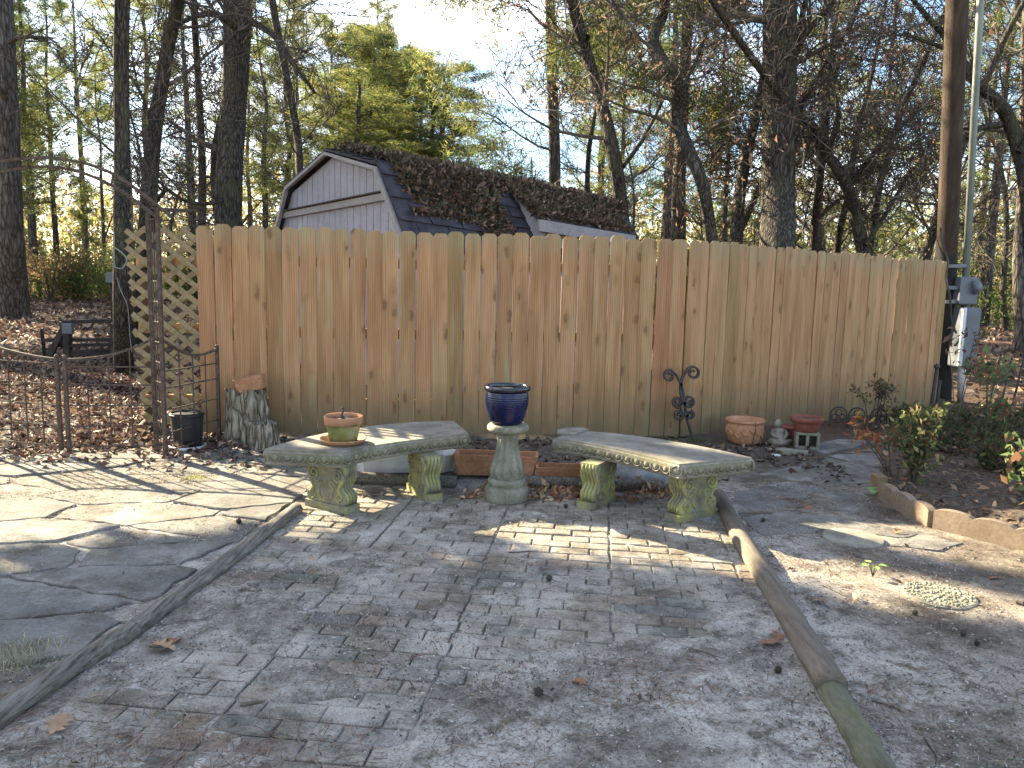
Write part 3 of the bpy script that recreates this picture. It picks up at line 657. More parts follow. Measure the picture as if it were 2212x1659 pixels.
# prototypes for the woods
def proto_hard(seed, H, R, nb, leafy=0, bl=3.0, lean=.1):
    r = random.Random(seed); p = Vector((0, 0, -.2)); d = Vector((r.uniform(-lean, lean), r.uniform(-lean, lean), 1)); pts = [p.copy()]; rr = [R*1.3]
    for k in range(7): d = (d+Vector((r.uniform(-.18, .18), r.uniform(-.18, .18), .12))).normalized(); p = p+d*(H/7); pts.append(p.copy()); rr.append(R*(1-(k+1)/7*.7))
    mb, P, Rr = trunk_mesh(pts, rr, 8, seed); t = mb.mesh('trunk', M['bark_grey'], True); bm = MB(); tips = []
    for k in range(nb):
        f = .15+.83*(k+r.random())/nb; i = int(f*(len(P)-1)); a = r.uniform(0, 6.28)
        limb(bm, r, P[i], Vector((math.cos(a), math.sin(a), r.uniform(.15, .9))), bl*(1.15-f*.6)*r.uniform(.6, 1.2), Rr[i]*r.uniform(.25, .45), 0, PH, tips)
    b = bm.mesh('branches', M['twig'])
    lf = None
    if leafy:
        rs = np.random.RandomState(seed); T = np.array([t_[0] for t_ in tips]); T = T[rs.rand(len(T)) < .2]; T = np.repeat(T, leafy, 0)+rs.randn(len(T)*leafy, 3)*.15
        lf = leaves('dead_leaves', T, .10+.06*rs.rand(len(T)), rs, pick(rs, len(T), [(.30, .16, .09), (.36, .23, .13), (.22, .10, .06)]), M['leafcol'], 1.2)
    return [('trunk', t), ('branches', b)]+([('dead_leaves', lf)] if lf else [])
def proto_pine(seed, H, R, z0, nbr, bl, per=15, pal=PINEPAL, wdt=.019, Rt=.29):
    r = random.Random(seed); pts = [Vector((0, 0, -.2))]; rr = [R*1.25]
    for k in range(6): pts.append(Vector((r.uniform(-.12, .12)*k*.5, r.uniform(-.12, .12)*k*.5, H*(k+1)/6))); rr.append(R*(1-(k+1)/6*.85))
    mb, P, Rr = trunk_mesh(pts, rr, 8, seed); t = mb.mesh('trunk', M['bark_pine'], True); bm = MB(); C = []
    for k in range(nbr):
        f = (k+r.random())/nbr; z = z0+(H-z0)*f; i = min(range(len(P)), key=lambda i: abs(P[i].z-z)); a = r.uniform(0, 6.28)
        L = bl*(1.1-.75*f)*r.uniform(.55, 1.15); d = Vector((math.cos(a), math.sin(a), r.uniform(-.1, .45))).normalized(); q = P[i].copy(); bp = [q.copy()]
        for j in range(5): d = (d+Vector((r.uniform(-.2, .2), r.uniform(-.2, .2), r.uniform(-.05, .2)))).normalized(); q = q+d*L/5; bp.append(q.copy())
        br = Rr[i]*.22+.01; bm.tube(bp, [br*(1-.7*j/5) for j in range(6)], 4, False)
        for s in range(6):
            j = r.randint(2, 5); aa = r.uniform(.4, 1.2); dd = (d*math.cos(aa)+perp(d, r.uniform(0, 6.28))*math.sin(aa)); Ls = L*r.uniform(.15, .4)*(1.2-j/8)
            e = bp[j]+dd*Ls; e.z += .1; m_ = (bp[j]+e)/2+Vector((0, 0, -.05)); bm.tube([bp[j], m_, e], [.016, .012, .008], 3, False)
            if r.random() < .86: C += [e, m_.lerp(e, .5)+Vector((r.uniform(-.15, .15), r.uniform(-.15, .15), r.uniform(-.08, .12))), e+Vector((r.uniform(-.25, .25), r.uniform(-.25, .25), r.uniform(-.1, .12)))]
        C += [bp[5], bp[4]]
    rs = np.random.RandomState(seed); C = np.array(C)
    return [('trunk', t), ('branches', bm.mesh('branches', M['twig'])), ('needles', needles('needles', C, rs, Rt, per, pal, wdt))]
HT_ = dict(hard0=13, hard1=11, hard2=15, hardleaf=10, pineA=22, pineB=19, pineC=25, young=9)
PR = {'hard0': proto_hard(21, 13, .17, 13), 'hard1': proto_hard(22, 11, .12, 12, bl=2.6, lean=.35), 'hard2': proto_hard(23, 15, .20, 14, bl=3.4), 'hardleaf': proto_hard(24, 10, .12, 12, leafy=1, bl=2.6),
      'pineA': proto_pine(31, 22, .26, 6.5, 48, 3.6, 18), 'pineB': proto_pine(32, 19, .2, 5, 46, 3.4, 18, PINEPAL[:2]+[(.2, .2, .05)]), 'pineC': proto_pine(33, 25, .3, 11, 60, 3.8),
      'young': proto_pine(34, 9, .09, 1.0, 60, 1.8, 10, [(.09, .12, .04), (.14, .165, .045), (.19, .2, .055)], .014, .2)}
LAB = {'hard0': ('oak_tree', 'tall bare hardwood standing in the woods behind the fence'), 'hard1': ('oak_tree', 'bare leaning hardwood standing in the woods behind the fence'),
       'hard2': ('oak_tree', 'spreading bare hardwood standing in the woods behind the fence'), 'round': ('evergreen_tree', ''), 'shade': ('pine_tree', ''), 'hardleaf': ('oak_tree', 'hardwood holding brown dead leaves in the woods behind the fence'),
       'pineA': ('pine_tree', 'tall pine with green needles in the woods behind the fence'), 'pineB': ('pine_tree', 'mid-height pine with low green branches in the woods behind the fence'),
       'pineC': ('pine_tree', 'tallest bare-stemmed pine with high green crown in the woods behind'), 'young': ('young_pine_tree', 'young bushy pine growing low in the woods behind the fence')}
def where(x, y):
    px = 1106+1700*x/max(y, 1); d = 'near' if y < 34 else 'mid' if y < 50 else 'far'
    s = 'far left beyond the gate' if px < 300 else 'left of the shed' if px < 640 else 'behind the shed' if px < 1350 else 'behind the right half of the fence' if px < 2000 else 'at the far right beyond the pole'
    if abs(px-1106) > 1106: s = 'outside the picture beside the woods'
    return {'near': 'among the nearer trees ', 'mid': 'in the middle woods ', 'far': 'in the farthest woods '}[d]+s
def plant(kind, x, y, s=1., rz=0., label=None, grp=None, name=None):
    if label is None:
        wh = where(x, y); label_ = SH[kind]+' '+wh; grp = SH[kind]+'s '+wh
    else: label_ = None
    t = thing(name or LAB[kind][0], label or label_, 'tree', (x, y, 0), grp)
    t.rotation_euler = (0, 0, rz); t.scale = (s, s, s*1.0)
    pq, sq = x*.616+y*.788, y*.616-x*.788
    if kind in HT_ and 8.8 < pq < 21 and x < -3: t.scale.z = min(s, max(.3, ((sq-7)*.4245+1.5)/HT_[kind]))
    elif kind in HT_ and 21 <= pq < 42 and x < -1 and y > 20: t.scale.z = min(s, max(.35, ((sq-9)*.4245+4)/HT_[kind]))
    for n_, me in PR[kind]:
        o = bpy.data.objects.new(n_, me); COL.objects.link(o); o.parent = t
    return t
SH = {'hard0': 'tall bare hardwood', 'hard1': 'leaning bare hardwood', 'hard2': 'spreading bare hardwood', 'hardleaf': 'brown-leaved hardwood', 'pineA': 'tall green pine', 'pineB': 'low-branched green pine', 'pineC': 'high-crowned pine', 'young': 'bushy young pine', 'shade': 'dense evergreen'}
rt = random.Random(77); placed = []
def gap(x, y):
    a = 1106+1700*x/y; return 900 < a < 1200
def scatter(n, ylo, yhi, kinds, xa=-.78, xb=.78, mind=1.6, srange=(.8, 1.2), allow_gap=False, extra=0):
    c = 0; tries = 0
    while c < n and tries < n*30:
        tries += 1; y = rt.uniform(ylo, yhi); x = rt.uniform(xa*y-extra, xb*y+extra)
        if (gap(x, y) and not allow_gap) or any((x-a)**2+(y-b)**2 < mind**2 for a, b in placed): continue
        if y < 19 and (-6 < x < 5): continue
        placed.append((x, y)); plant(rt.choice(kinds), x, y, rt.uniform(*srange), rt.uniform(0, 6.28)); c += 1
# left: dense pines; right: bare hardwoods with pines behind
scatter(10, 26, 44, ['pineB', 'pineA', 'pineA', 'hard1', 'hard0'], -.74, -.30, extra=1)
scatter(24, 36, 76, ['pineA', 'pineA', 'pineB', 'pineC', 'hard0', 'hard1'], -.80, -.12)
scatter(10, 40, 66, ['young', 'pineB'], -.78, -.42)
scatter(8, 26, 44, ['pineA', 'pineC', 'pineB'], -.25, -.06)
scatter(3, 34, 56, ['pineA', 'pineB'], -.24, -.11, allow_gap=False)
scatter(6, 18, 30, ['hard1', 'hard0', 'hardleaf'], .14, .66)
scatter(9, 28, 46, ['hard2', 'hard0', 'pineB', 'hard1'], .07, .72)
scatter(20, 42, 78, ['pineA', 'pineB', 'pineC', 'young'], .08, .8)
scatter(15, 34, 60, ['young', 'young', 'young', 'young', 'hardleaf'], .12, .75, mind=1.2)
# low bare trees far behind the sky gap above the shed
for k in range(6): x = rt.uniform(-.12, .07)*48; plant('hard1' if k % 2 else 'hard2', x, rt.uniform(44, 60), rt.uniform(.62, .8), rt.uniform(0, 6))
# pines whose stems show against the sky above the shed
plant('pineA', at(804, 322, 30).x, 30, .95, 1.0, 'pine with thin stem above the shed peak, left of the open sky')
plant('pineC', at(878, 322, 33).x, 33, 1.0, 2.0, 'pine with slim grey stem above the shed roof, second left of the sky gap')
plant('pineA', at(924, 320, 31).x, 31, .9, 4.0, 'pine bordering the bright sky gap above the shed roof')
plant('pineC', at(955, 322, 30).x, 30, .95, 5.1, 'pine just left of the open sky whose high crown spreads across the top')
# evergreens placed out of the frame to the left to shade the patio and shed
def proto_round(seed, R, zc, n, ls):
    r = random.Random(seed); rs = np.random.RandomState(seed)
    mb, P, Rr = trunk_mesh([(0, 0, -.2), (.1, 0, zc*.4), (0, .1, zc), (0, 0, zc+R*.6)], [.24, .17, .12, .05], 10, seed); t = mb.mesh('trunk', M['bark_grey'], True); bm = MB()
    for k in range(26):
        d = Vector((r.gauss(0, 1), r.gauss(0, 1), r.gauss(.1, .7))).normalized(); p = P[r.randint(len(P)//2, len(P)-1)]; e = Vector((0, 0, zc))+d*R*.85
        bm.tube([p, p.lerp(e, .5)+Vector((0, 0, .1)), e], [.05, .035, .015], 4, False)
    D = rs.randn(n, 3); D /= np.linalg.norm(D, axis=1)[:, None]; q = R*(.62+.40*rs.rand(n)**.6)*(1+.12*(fbm(D[:, 0]*3+9, D[:, 2]*3+D[:, 1]*2, 3)-.5))
    Pn = D*q[:, None]+[0, 0, zc]
    return [('trunk', t), ('branches', bm.mesh('branches', M['twig'])), ('foliage', leaves('foliage', Pn, ls*(.7+.6*rs.rand(n)), rs, pick(rs, n, [(.05, .08, .025), (.07, .10, .03), (.09, .11, .035)], .3), M['leafcol'], 1.3, .6))]
PR['round'] = proto_round(41, 2.9, 7.3, 24000, .23)
PR['shade'] = proto_pine(35, 11, .2, 4.2, 110, 2.5, 16, PINEPAL[:3], .03, .34)  # unseen pine added to keep the sun off the shed gable
for k, (sg, pp_, s_, kd) in enumerate([(12.7, 1.15, 1, 'round'), (13.8, -2.2, 1, 'round'), (14.2, -5.9, 1, 'round'), (30, 7.6, 1.3, 'shade'), (20, 4.45, 1.0, 'pineC')]):
    plant(kd, -sg*.788+pp_*.616, sg*.616+pp_*.788, s_, k*1.3, ['nearest dense round evergreen left of the garden outside the picture', 'middle dense round evergreen left of the garden outside the picture', 'third dense round evergreen left of the garden outside the picture', 'tall unseen pine added left of the woods to shade the shed', None][k])
# understorey at the edge of the clearing
def bush_mesh(seed, pal, n=2600, R=1.1, H=1.1, ls=.09):
    rs = np.random.RandomState(seed); c = rs.randn(26, 3)*[R*.5, R*.5, H*.32]+[0, 0, H*.62]; P = c[rs.randint(0, 26, n)]+rs.randn(n, 3)*R*.17; P[:, 2] = np.abs(P[:, 2])
    return leaves('foliage', P, ls*(.6+.8*rs.rand(n)), rs, pick(rs, n, pal, .35), M['leafcol'], 1.3)
BU = [bush_mesh(1, [(.14, .18, .04), (.20, .22, .05), (.10, .13, .04)]), bush_mesh(2, [(.08, .12, .035), (.12, .15, .05)]), bush_mesh(3, [(.30, .19, .10), (.24, .17, .09), (.26, .22, .08)])]
def stem_mesh(seed, H=1.3):
    r = random.Random(seed); mb = MB()
    for k in range(9): a = r.uniform(0, 6.28); mb.tube([(0, 0, 0), (math.cos(a)*.25, math.sin(a)*.25, H*.5), (math.cos(a)*.6, math.sin(a)*.6, H*r.uniform(.8, 1.1))], [.02, .014, .006], 3, False)
    return mb.mesh('stems', M['twig'])
ST = stem_mesh(3)
BL = ['sunlit green bush at the edge of the woods', 'dark green bush at the edge of the woods', 'brown dried bush at the edge of the woods']
for k in range(46):
    i = rt.choice([0, 1, 1, 2]); y = rt.uniform(36, 50) if k < 30 else rt.uniform(26, 44); x = rt.uniform(-.72, -.2)*y if k < 28 else rt.uniform(.12, .75)*y
    t = thing('bush', BL[i].replace('at the edge', 'at the '+('far left' if x < -.5*y else 'left' if x < 0 else 'right' if x < .45*y else 'far right')+(' near' if y < 38 else ' far')+' edge'), 'bush', (x, y, 0), 'bushes at the edge of the woods'); s_ = rt.uniform(.9, 1.9); t.scale = (s_, s_, s_); t.rotation_euler = (0, 0, rt.uniform(0, 6))
    for n_, me in (('foliage', BU[i]), ('stems', ST)): o = bpy.data.objects.new(n_, me); COL.objects.link(o); o.parent = t
# far wood that reads as one mass
rs = np.random.RandomState(12); N = 60000
Yf = 72+rs.rand(N)*35; Xf = (rs.rand(N)*2-1)*Yf*.85; k = fbm(Xf*.16+5, Yf*.05, 4); Zf = rs.rand(N)**1.3*(4+13*k)*(1-.55*np.exp(-((Xf/Yf+.03)/.08)**2))
P = np.stack([Xf, Yf, Zf], 1)
stuff(put('distant_woods', leaves('distant_woods', P, .35+.5*rs.rand(N), rs, pick(rs, N, [(.24, .26, .08), (.28, .22, .13), (.36, .35, .12), (.18, .15, .10), (.42, .32, .18)], .3), M['leafcol'], 1.3)), 'far woodland closing the view behind the nearer trees', 'woods')

# ------------------------------------------------------------------ brick patio
def w3(u, v, z=0): return PO+AY*u+AX*v+Vector((0, 0, z))
rb = random.Random(4); BL_, BW_ = .21, .1015
patio = thing('brick_patio', 'worn brick paving laid in running bond between the two timbers', 'paving', (0, 4, 0))
patio['kind'] = 'structure'; del patio['label']; del patio['category']
bricks = []; v = VL; row = 0
while v < VT:
    for c in range(-3, 3):
        u0 = -.10+c*.635; seq = [BL_]*3 if (row+c) % 2 else [BL_/2, BL_, BL_, BL_/2]; u = u0
        for L in seq:
            a, b = max(u, UL+.01), min(u+L, UR-.01)
            if b-a > .04: bricks.append(((a+b)/2, v+BW_/2, b-a))
            u += L
    v += BW_; row += 1
stufb = MB()
bmesh_cache = {}
def brick_into(mb, c, L, W, R, z):
    mb.box((c.x, c.y, z-.018), (L, W, .036), R, bev=.005)
Rz = Matrix.Rotation(-rad(6.4), 3, 'Z')
order = sorted(range(len(bricks)), key=lambda i: bricks[i][1])
vis = []
for i in order:
    u, v, L = bricks[i]; p = w3(u, v); q = (p.x/p.y)
    if p.y > 2.05 and abs(q) < .66: vis.append(i)
vset = set(vis[:300]); st_ = MB()
for i in order:
    u, v, L = bricks[i]; c = w3(u, v); g_ = rb.uniform(.006, .012); z = rb.uniform(-.003, .0035)+.001
    R = Rz @ Matrix.Rotation(rb.uniform(-.02, .02), 3, 'Z') @ Matrix.Rotation(rb.uniform(-.012, .012), 3, 'X') @ Matrix.Rotation(rb.uniform(-.008, .008), 3, 'Y')
    if i in vset:
        key = round(L, 3)
        if key not in bmesh_cache:
            q = MB(); q.box((0, 0, -.018), (L-.006, BW_-.007, .036), None, bev=.005); bmesh_cache[key] = q.mesh('brick', M['brick'])
        o = put('brick', bmesh_cache[key], patio); jr = .009*math.sin(round(v/BW_)*2.7)+rb.uniform(-.002, .002); o.location = (c.x+jr, c.y+rb.uniform(-.002, .002), z); o.rotation_euler = R.to_euler()
    else: brick_into(st_, c, L-g_, BW_-g_, R, z)
stuff(st_.build('bricks', M['brick'], patio))

# ------------------------------------------------------------------ flagstones
def poly_stone(name, pts, z0, z1, mat, parent, seed=0, wob=.012):
    r = random.Random(seed); P = []
    n = len(pts)
    for i in range(n):
        a = Vector(pts[i]); b = Vector(pts[(i+1) % n]); k = max(1, int((b-a).length/.07)); nn = Vector((-(b-a).y, (b-a).x)).normalized()
        for j in range(k): P.append(a.lerp(b, j/k)+nn*r.uniform(-wob, wob))
    c = sum(P, Vector((0, 0)))/len(P); mb = MB()
    R_ = lambda s, z: [Vector((c.x+(p.x-c.x)*s, c.y+(p.y-c.y)*s, z+ (r.uniform(-.0015, .0015)))) for p in P]
    mb.rings([R_(1, z0), R_(1, z1-.006), R_(.985, z1)]); o = mb.build(name, M[mat], parent); return o
flag = thing('flagstone_paving', 'x', 'x', (-2.5, 4, 0)); flag['kind'] = 'structure'; del flag['label']; del flag['category']
def voro(sites, bounds, gapw, keep):
    x0, y0, x1, y1 = bounds; out = []
    for i, s in enumerate(sites):
        poly = [Vector((x0, y0)), Vector((x1, y0)), Vector((x1, y1)), Vector((x0, y1))]
        for j, t in enumerate(sites):
            if i == j or (s-t).length > 2.2: continue
            n = (t-s).normalized(); m = (s+t)/2-n*gapw/2; np_ = []
            for k in range(len(poly)):
                a, b = poly[k], poly[(k+1) % len(poly)]; da, db = (a-m).dot(n), (b-m).dot(n)
                if da <= 0: np_.append(a)
                if da*db < 0: np_.append(a.lerp(b, da/(da-db)))
            poly = np_
            if len(poly) < 3: break
        if len(poly) >= 3 and keep(s): out.append(poly)
    return out
rf = random.Random(9); sites = []; YS_ = 1.9
for _ in range(6000):
    s = Vector((rf.uniform(-5.4, -1.2), rf.uniform(1.7*YS_, 6.3*YS_)))
    if all((s-t).length > .56+.26*math.sin(i*2.1) for i, t in enumerate(sites)): sites.append(s)
def left_of(x, y): return patio_uv(x, y)[0] < UL-.12
for k, pl in enumerate(voro(sites, (-5.6, 1.5*YS_, -1.0, 6.35*YS_), .045, lambda s: True)):
    pl = [Vector((p.x, p.y/YS_+(p.x+3)*.06)) for p in pl]
    # cut against the timber
    n = AY; m = w3(UL-.10, 0).to_2d(); n2 = n.to_2d(); q = []
    for i in range(len(pl)):
        a, b = pl[i], pl[(i+1) % len(pl)]; da, db = (a-m).dot(n2), (b-m).dot(n2)
        if da <= 0: q.append(a)
        if da*db < 0: q.append(a.lerp(b, da/(da-db)))
    if len(q) < 3: continue
    ar = abs(sum(q[i].x*q[(i+1) % len(q)].y-q[(i+1) % len(q)].x*q[i].y for i in range(len(q))))/2
    if ar < .03: continue
    poly_stone('flagstone', q, -.03, rf.uniform(-.001, .013), 'flag', flag, k, .016)
# right: half-buried slabs and round stepping stones
def gpoly(px): return [gp(x, y).to_2d() for x, y in px]
rfl = thing('slab_paving', 'x', 'x', (2.5, 5.5, 0)); rfl['kind'] = 'structure'; del rfl['label']; del rfl['category']
for k, px in enumerate([[(1560, 1068), (1700, 1040), (1790, 1050), (1900, 1080), (1840, 1110), (1700, 1095), (1620, 1105)], [(1600, 1120), (1700, 1105), (1830, 1120), (1760, 1150), (1650, 1160)],
      [(1690, 1128), (1850, 1128), (1990, 1152), (1960, 1165), (1830, 1150), (1720, 1140)], [(1945, 1165), (2080, 1175), (2030, 1192), (1920, 1182)],
      [(1790, 985), (1910, 965), (2040, 985), (2000, 1005), (1870, 1010)], [(1640, 1025), (1790, 990), (1900, 1015), (1900, 1045), (1770, 1045)], [(1740, 965), (1810, 950), (1900, 955), (1780, 982)]]):
    poly_stone('slab', gpoly(px)[::-1], -.04, .003+.002*k % .007, 'flag', rfl, 50+k, .01)
def disc(name, c, r_, z1, mat, seed, rim=False):
    mb = MB(); mb.lathe([(r_*.99, -.04), (r_, z1-.008), (r_*.975, z1), (r_*.5, z1+.001)], 36); o = mb.build(name, M[mat], None); o.location = (c.x, c.y, 0); return o
st1 = disc('stepping_stone', gp(1842, 1166), .165, .018, 'stone', 1); tag(st1, 'round grey stepping stone half in shade near the scalloped edging', 'stepping stone')
st2 = disc('stepping_stone', gp(1845, 1165)+Vector((2.6, -1.1, 0)), .2, .01, 'stone', 1); st2.scale = (1,1,1); tag(st2, 'pale round stepping stone half covered in dust at the far right edge', 'stepping stone')
st2.location = (*gp(2150, 1385).to_2d(), -.014); st2.scale = (1.25, 1.25, 1)
peb = thing('pebble_stepping_stone', 'round stepping stone set with pale pebbles in the dust at the right', 'stepping stone', tuple(gp(2028, 1287)))
pc = gp(2028, 1287); mb = MB(); mb.lathe([(.16, -.03), (.16, .006), (.15, .010)], 32); o = mb.build('slab', M['stone'], peb); o.location = pc
rp = random.Random(2); mb = MB()
for k in range(330):
    a = rp.uniform(0, 6.28); q = .15*math.sqrt(rp.random()); s_ = rp.uniform(.005, .010)
    mb.lathe([(s_*.7, 0), (s_, s_*.35), (s_*.6, s_*.8), (.0005, s_*.9)], 6, (pc.x+q*math.cos(a), pc.y+q*math.sin(a), .008))
stuff(mb.build('pebbles', M['whitemetal'] if False else M['lichen'], peb, True))
# ------------------------------------------------------------------ timbers
def log(label, px, r0, r1, mat, seed, zc=.0, name='landscape_timber', cutdark=False):
    pts = [gp(a, b) for a, b in px]; A = Vector(pts[0]); n = len(pts)
    mb = MB(); V = []; k = 40; N = 18; L = [Vector(p) for p in pts]
    def P(t): t *= n-1; i = min(int(t), n-2); return L[i].lerp(L[i+1], t-i)
    rg = []
    for i in range(k+1):
        t = i/k; c = P(t); d = (P(min(1, t+.02))-P(max(0, t-.02))).normalized(); x = Vector((d.y, -d.x, 0)); R_ = r0+(r1-r0)*t; ring = []
        for j in range(N):
            a = 2*math.pi*j/N; q = R_*(1+.22*(float(fbm(j*1.9+seed*7, t*5+seed, 3))-.5)+.05*(float(fbm(j*5.1+seed, t*40, 2))-.5))
            ring.append(c+x*q*math.cos(a)+Vector((0, 0, zc+q*.92*math.sin(a))))
        rg.append(ring)
    mb.rings(rg); o = mb.build(name, M[mat], None, True); tag(o, label, 'timber', None); return o
log('weathered grey timber with split grain at the lower left edge of the patio', [(-60, 1600), (150, 1455), (290, 1372)], .047, .040, 'log', 1, .020)
log('long weathered timber running up to the left bench beside the flagstones', [(275, 1378), (470, 1235), (640, 1104)], .043, .042, 'log', 2, .014)
log('long smooth brown timber edging the right side of the patio', [(1552, 1078), (1600, 1175), (1690, 1320), (1795, 1497)], .047, .058, 'logdark', 3, .026)
log('green mossy timber at the lower right end of the patio edge', [(1795, 1495), (1850, 1590), (1925, 1720)], .050, .054, 'logmoss', 4, .004)
log('grey weathered timber lying behind the right bench in front of the planters', [(1120, 1050), (1300, 1056), (1470, 1062)], .045, .045, 'log', 5, .035)
log('grey weathered timber behind the left bench in front of the white basin', [(720, 1040), (850, 1046), (985, 1052)], .045, .045, 'log', 6, .035)

# ------------------------------------------------------------------ curved benches
ZT = .39
def bez(p0, p1, p2, n=18):
    c = 2*p1-.5*(p0+p2); return [(1-t)**2*p0+2*t*(1-t)*c+t*t*p2 for t in [i/n for i in range(n+1)]]
def bench(label, inner, outer, legs, seed):
    I_ = [gp(a, b, ZT).to_2d() for a, b in inner]; O_ = [gp(a, b, ZT).to_2d() for a, b in outer]
    ctr = (I_[1]+O_[1])/2; root = thing('curved_bench', label, 'bench', (ctr.x, ctr.y, 0))
    out = bez(*I_)+bez(*O_)[::-1]                               # closed outline
    ar = sum(out[i].x*out[(i+1) % len(out)].y-out[(i+1) % len(out)].x*out[i].y for i in range(len(out)))
    if ar < 0: out = out[::-1]
    n = len(out)
    # densify and compute outward normals
    D = []
    for i in range(n):
        a, b = out[i], out[(i+1) % n]; k = max(1, int((b-a).length/.03))
        for j in range(k): D.append(a.lerp(b, j/k))
    n = len(D); NN = []
    for i in range(n):
        t = (D[(i+1) % n]-D[i-1]).normalized(); NN.append(Vector((t.y, -t.x)))
    lv = [(.292, -.02), (.294, .004), (.303, .010), (.312, .004), (.335, .016), (.355, .022), (.372, .020), (.379, .012), (.389, .010), (ZT, -.002)]
    mb = MB(); mb.rings([[Vector((p.x+q.x*o_, p.y+q.y*o_, z)) for p, q in zip(D, NN)] for z, o_ in lv], True, True)
    s = mb.build('seat', M['concrete'], root); s['label'] = 'curved seat slab with a band of ovals round its edge'
    # carved ovals
    mb = MB(); acc = 0; nxt = .038; 
    for i in range(n):
        a, b = D[i], D[(i+1) % n]; L = (b-a).length
        if acc+L >= nxt:
            t = (nxt-acc)/L; p = a.lerp(b, t); q = NN[i].lerp(NN[(i+1) % n], t).normalized(); T = Vector((-q.y, q.x, 0)); Q = Vector((q.x, q.y, 0)); c = Vector((p.x, p.y, .343))+Q*.016
            ring = [c+T*(math.cos(u)*.031)+Vector((0, 0, 1))*(math.sin(u)*.030)+Q*.001 for u in [2*math.pi*k/14 for k in range(15)]]; mb.tube(ring, .0042, 6)
            R3 = Matrix((T, Vector((0, 0, 1)), Q)).transposed(); mb.lathe([(.020, 0), (.018, .004), (.012, .008), (.003, .010)], 12, c, None, R3)
            for sg in (-1,): e = c+T*sg*.038; mb.tube([e+Vector((0, 0, .028)), e+Q*.004, e-Vector((0, 0, .028))], [.003, .005, .003], 5)
            nxt += .0765
        acc += L
    mb.build('egg_moulding', M['concrete'], root, True)
    for (c0, d, v_) in legs:                                    # c0 ground corner, d across the seat, v_ thickness direction
        W, T = .35, .125; d = Vector(d).normalized(); v_ = Vector(v_).normalized(); c = Vector(c0)+d*W/2+v_*T/2
        def Q(u, vv, z): return c+d*u+v_*vv+Vector((0, 0, z))
        pr = [(.0, .5), (.045, .5), (.047, .43), (.055, .455), (.085, .475), (.11, .45), (.13, .37), (.155, .325), (.18, .34), (.21, .40), (.24, .455), (.265, .47), (.285, .45), (.293, .44)]
        mb = MB(); rg = []
        for z, hw in pr:
            hw *= W; t = T/2 if z < .046 else T/2*(.86 if z < .28 else .95); b_ = .006
            rg.append([Q(-hw+b_, -t, z), Q(hw-b_, -t, z), Q(hw, -t+b_, z), Q(hw, t-b_, z), Q(hw-b_, t, z), Q(-hw+b_, t, z), Q(-hw, t-b_, z), Q(-hw, -t+b_, z)])
        mb.rings(rg); lg = mb.build('leg', M['mossconc'], root); rb_ = MB()
        for sd in (-1, 1):                                      # flutes on both narrow faces
            for vv in (-.036, -.012, .012, .036): rb_.tube([Q(sd*(hw*W-.002), vv, z) for z, hw in pr[3:13]], .011, 6)
        for fs in (-1, 1):                                      # scrolls in relief on both broad faces
            t = fs*T/2*.86
            def spiral(cx, cz, r0, turns, a0, sgn, rr=.0105):
                P_ = []
                for k in range(26): f = k/25; a = a0+sgn*f*turns*2*math.pi; q = r0*(1-.8*f); P_.append(Q(cx+q*math.cos(a), t+fs*.003, cz+q*math.sin(a)))
                rb_.tube(P_, [rr*(1-.4*k/25) for k in range(26)], 6)
            for sd in (-1, 1):
                spiral(sd*.098, .225, .046, 1.7, math.pi/2, -sd); spiral(sd*.112, .090, .028, 1.5, -math.pi/2, -sd, .006)
                rb_.tube([Q(sd*.147, t, .245), Q(sd*.142, t, .205), Q(sd*.115, t, .165), Q(sd*.100, t, .135), Q(sd*.118, t, .115), Q(sd*.138, t, .10)], [.009, .012, .012, .012, .010, .008], 6)
                rb_.tube([Q(sd*.03, t, .07), Q(sd*.052, t, .10), Q(sd*.058, t, .14), Q(sd*.035, t, .172)], [.005, .010, .010, .006], 6)
                rb_.tube([Q(sd*.028, t, .155), Q(sd*.05, t, .185), Q(sd*.085, t, .165)], [.005, .011, .006], 6)
                rb_.lathe([(.014, 0), (.01, .006), (.002, .009)], 10, Q(sd*.098, t, .225), None, Matrix((d, Vector((0, 0, 1)), d.cross(Vector((0, 0, 1)))*1)).transposed() if fs*0+1 else None)
            rb_.tube([Q(-.012, t, .14), Q(-.006, t, .19), Q(.006, t, .19), Q(.012, t, .14)], .004, 6)
            rb_.tube([Q(-.15, t, .272), Q(.15, t, .272)], .006, 6)
        rb_.build('scroll_relief', M['mossconc'], lg, True)
    return root
eL = Vector((-.93, .40, 0)).normalized(); eR = Vector((.82, .57, 0)).normalized()
bench('curved stone bench on the left carrying the mossy potted plant', [(740, 977), (833, 957), (1009, 936)], [(576, 969), (773, 924), (977, 909)],
      [(Vector((-.98, 4.60, 0)), (-.32, .19, 0), (.19, .32, 0)), (Vector((-.54, 4.91, 0)), (-.17, .32, 0), (.32, .17, 0))], 1)
bench('curved stone bench on the right with a loose stone scrap lying on its far end', [(1199, 947), (1298, 961), (1468, 1001)], [(1246, 930), (1420, 948), (1621, 988)],
      [(Vector((1.02, 4.57, 0)), (.82, .57, 0), (-.57, .82, 0)), (Vector((.54, 4.80, 0)), (.5, .86, 0), (-.86, .5, 0))], 2)
# stone scrap on right bench
mb = MB(); P = [gp(x, y, ZT) for x, y in [(1203, 938), (1238, 942), (1272, 930), (1262, 927), (1222, 928), (1204, 932)]]
c = sum(P, Vector())/6; mb.rings([[p+Vector((0, 0, .001)) for p in P], [p+Vector((0, 0, .012)) for p in P], [c+(p-c)*.9+Vector((0, 0, .016)) for p in P]]); o = mb.build('stone_scrap', M['stone']); tag(o, 'flat broken piece of stone on the far left end of the right bench', 'stone')
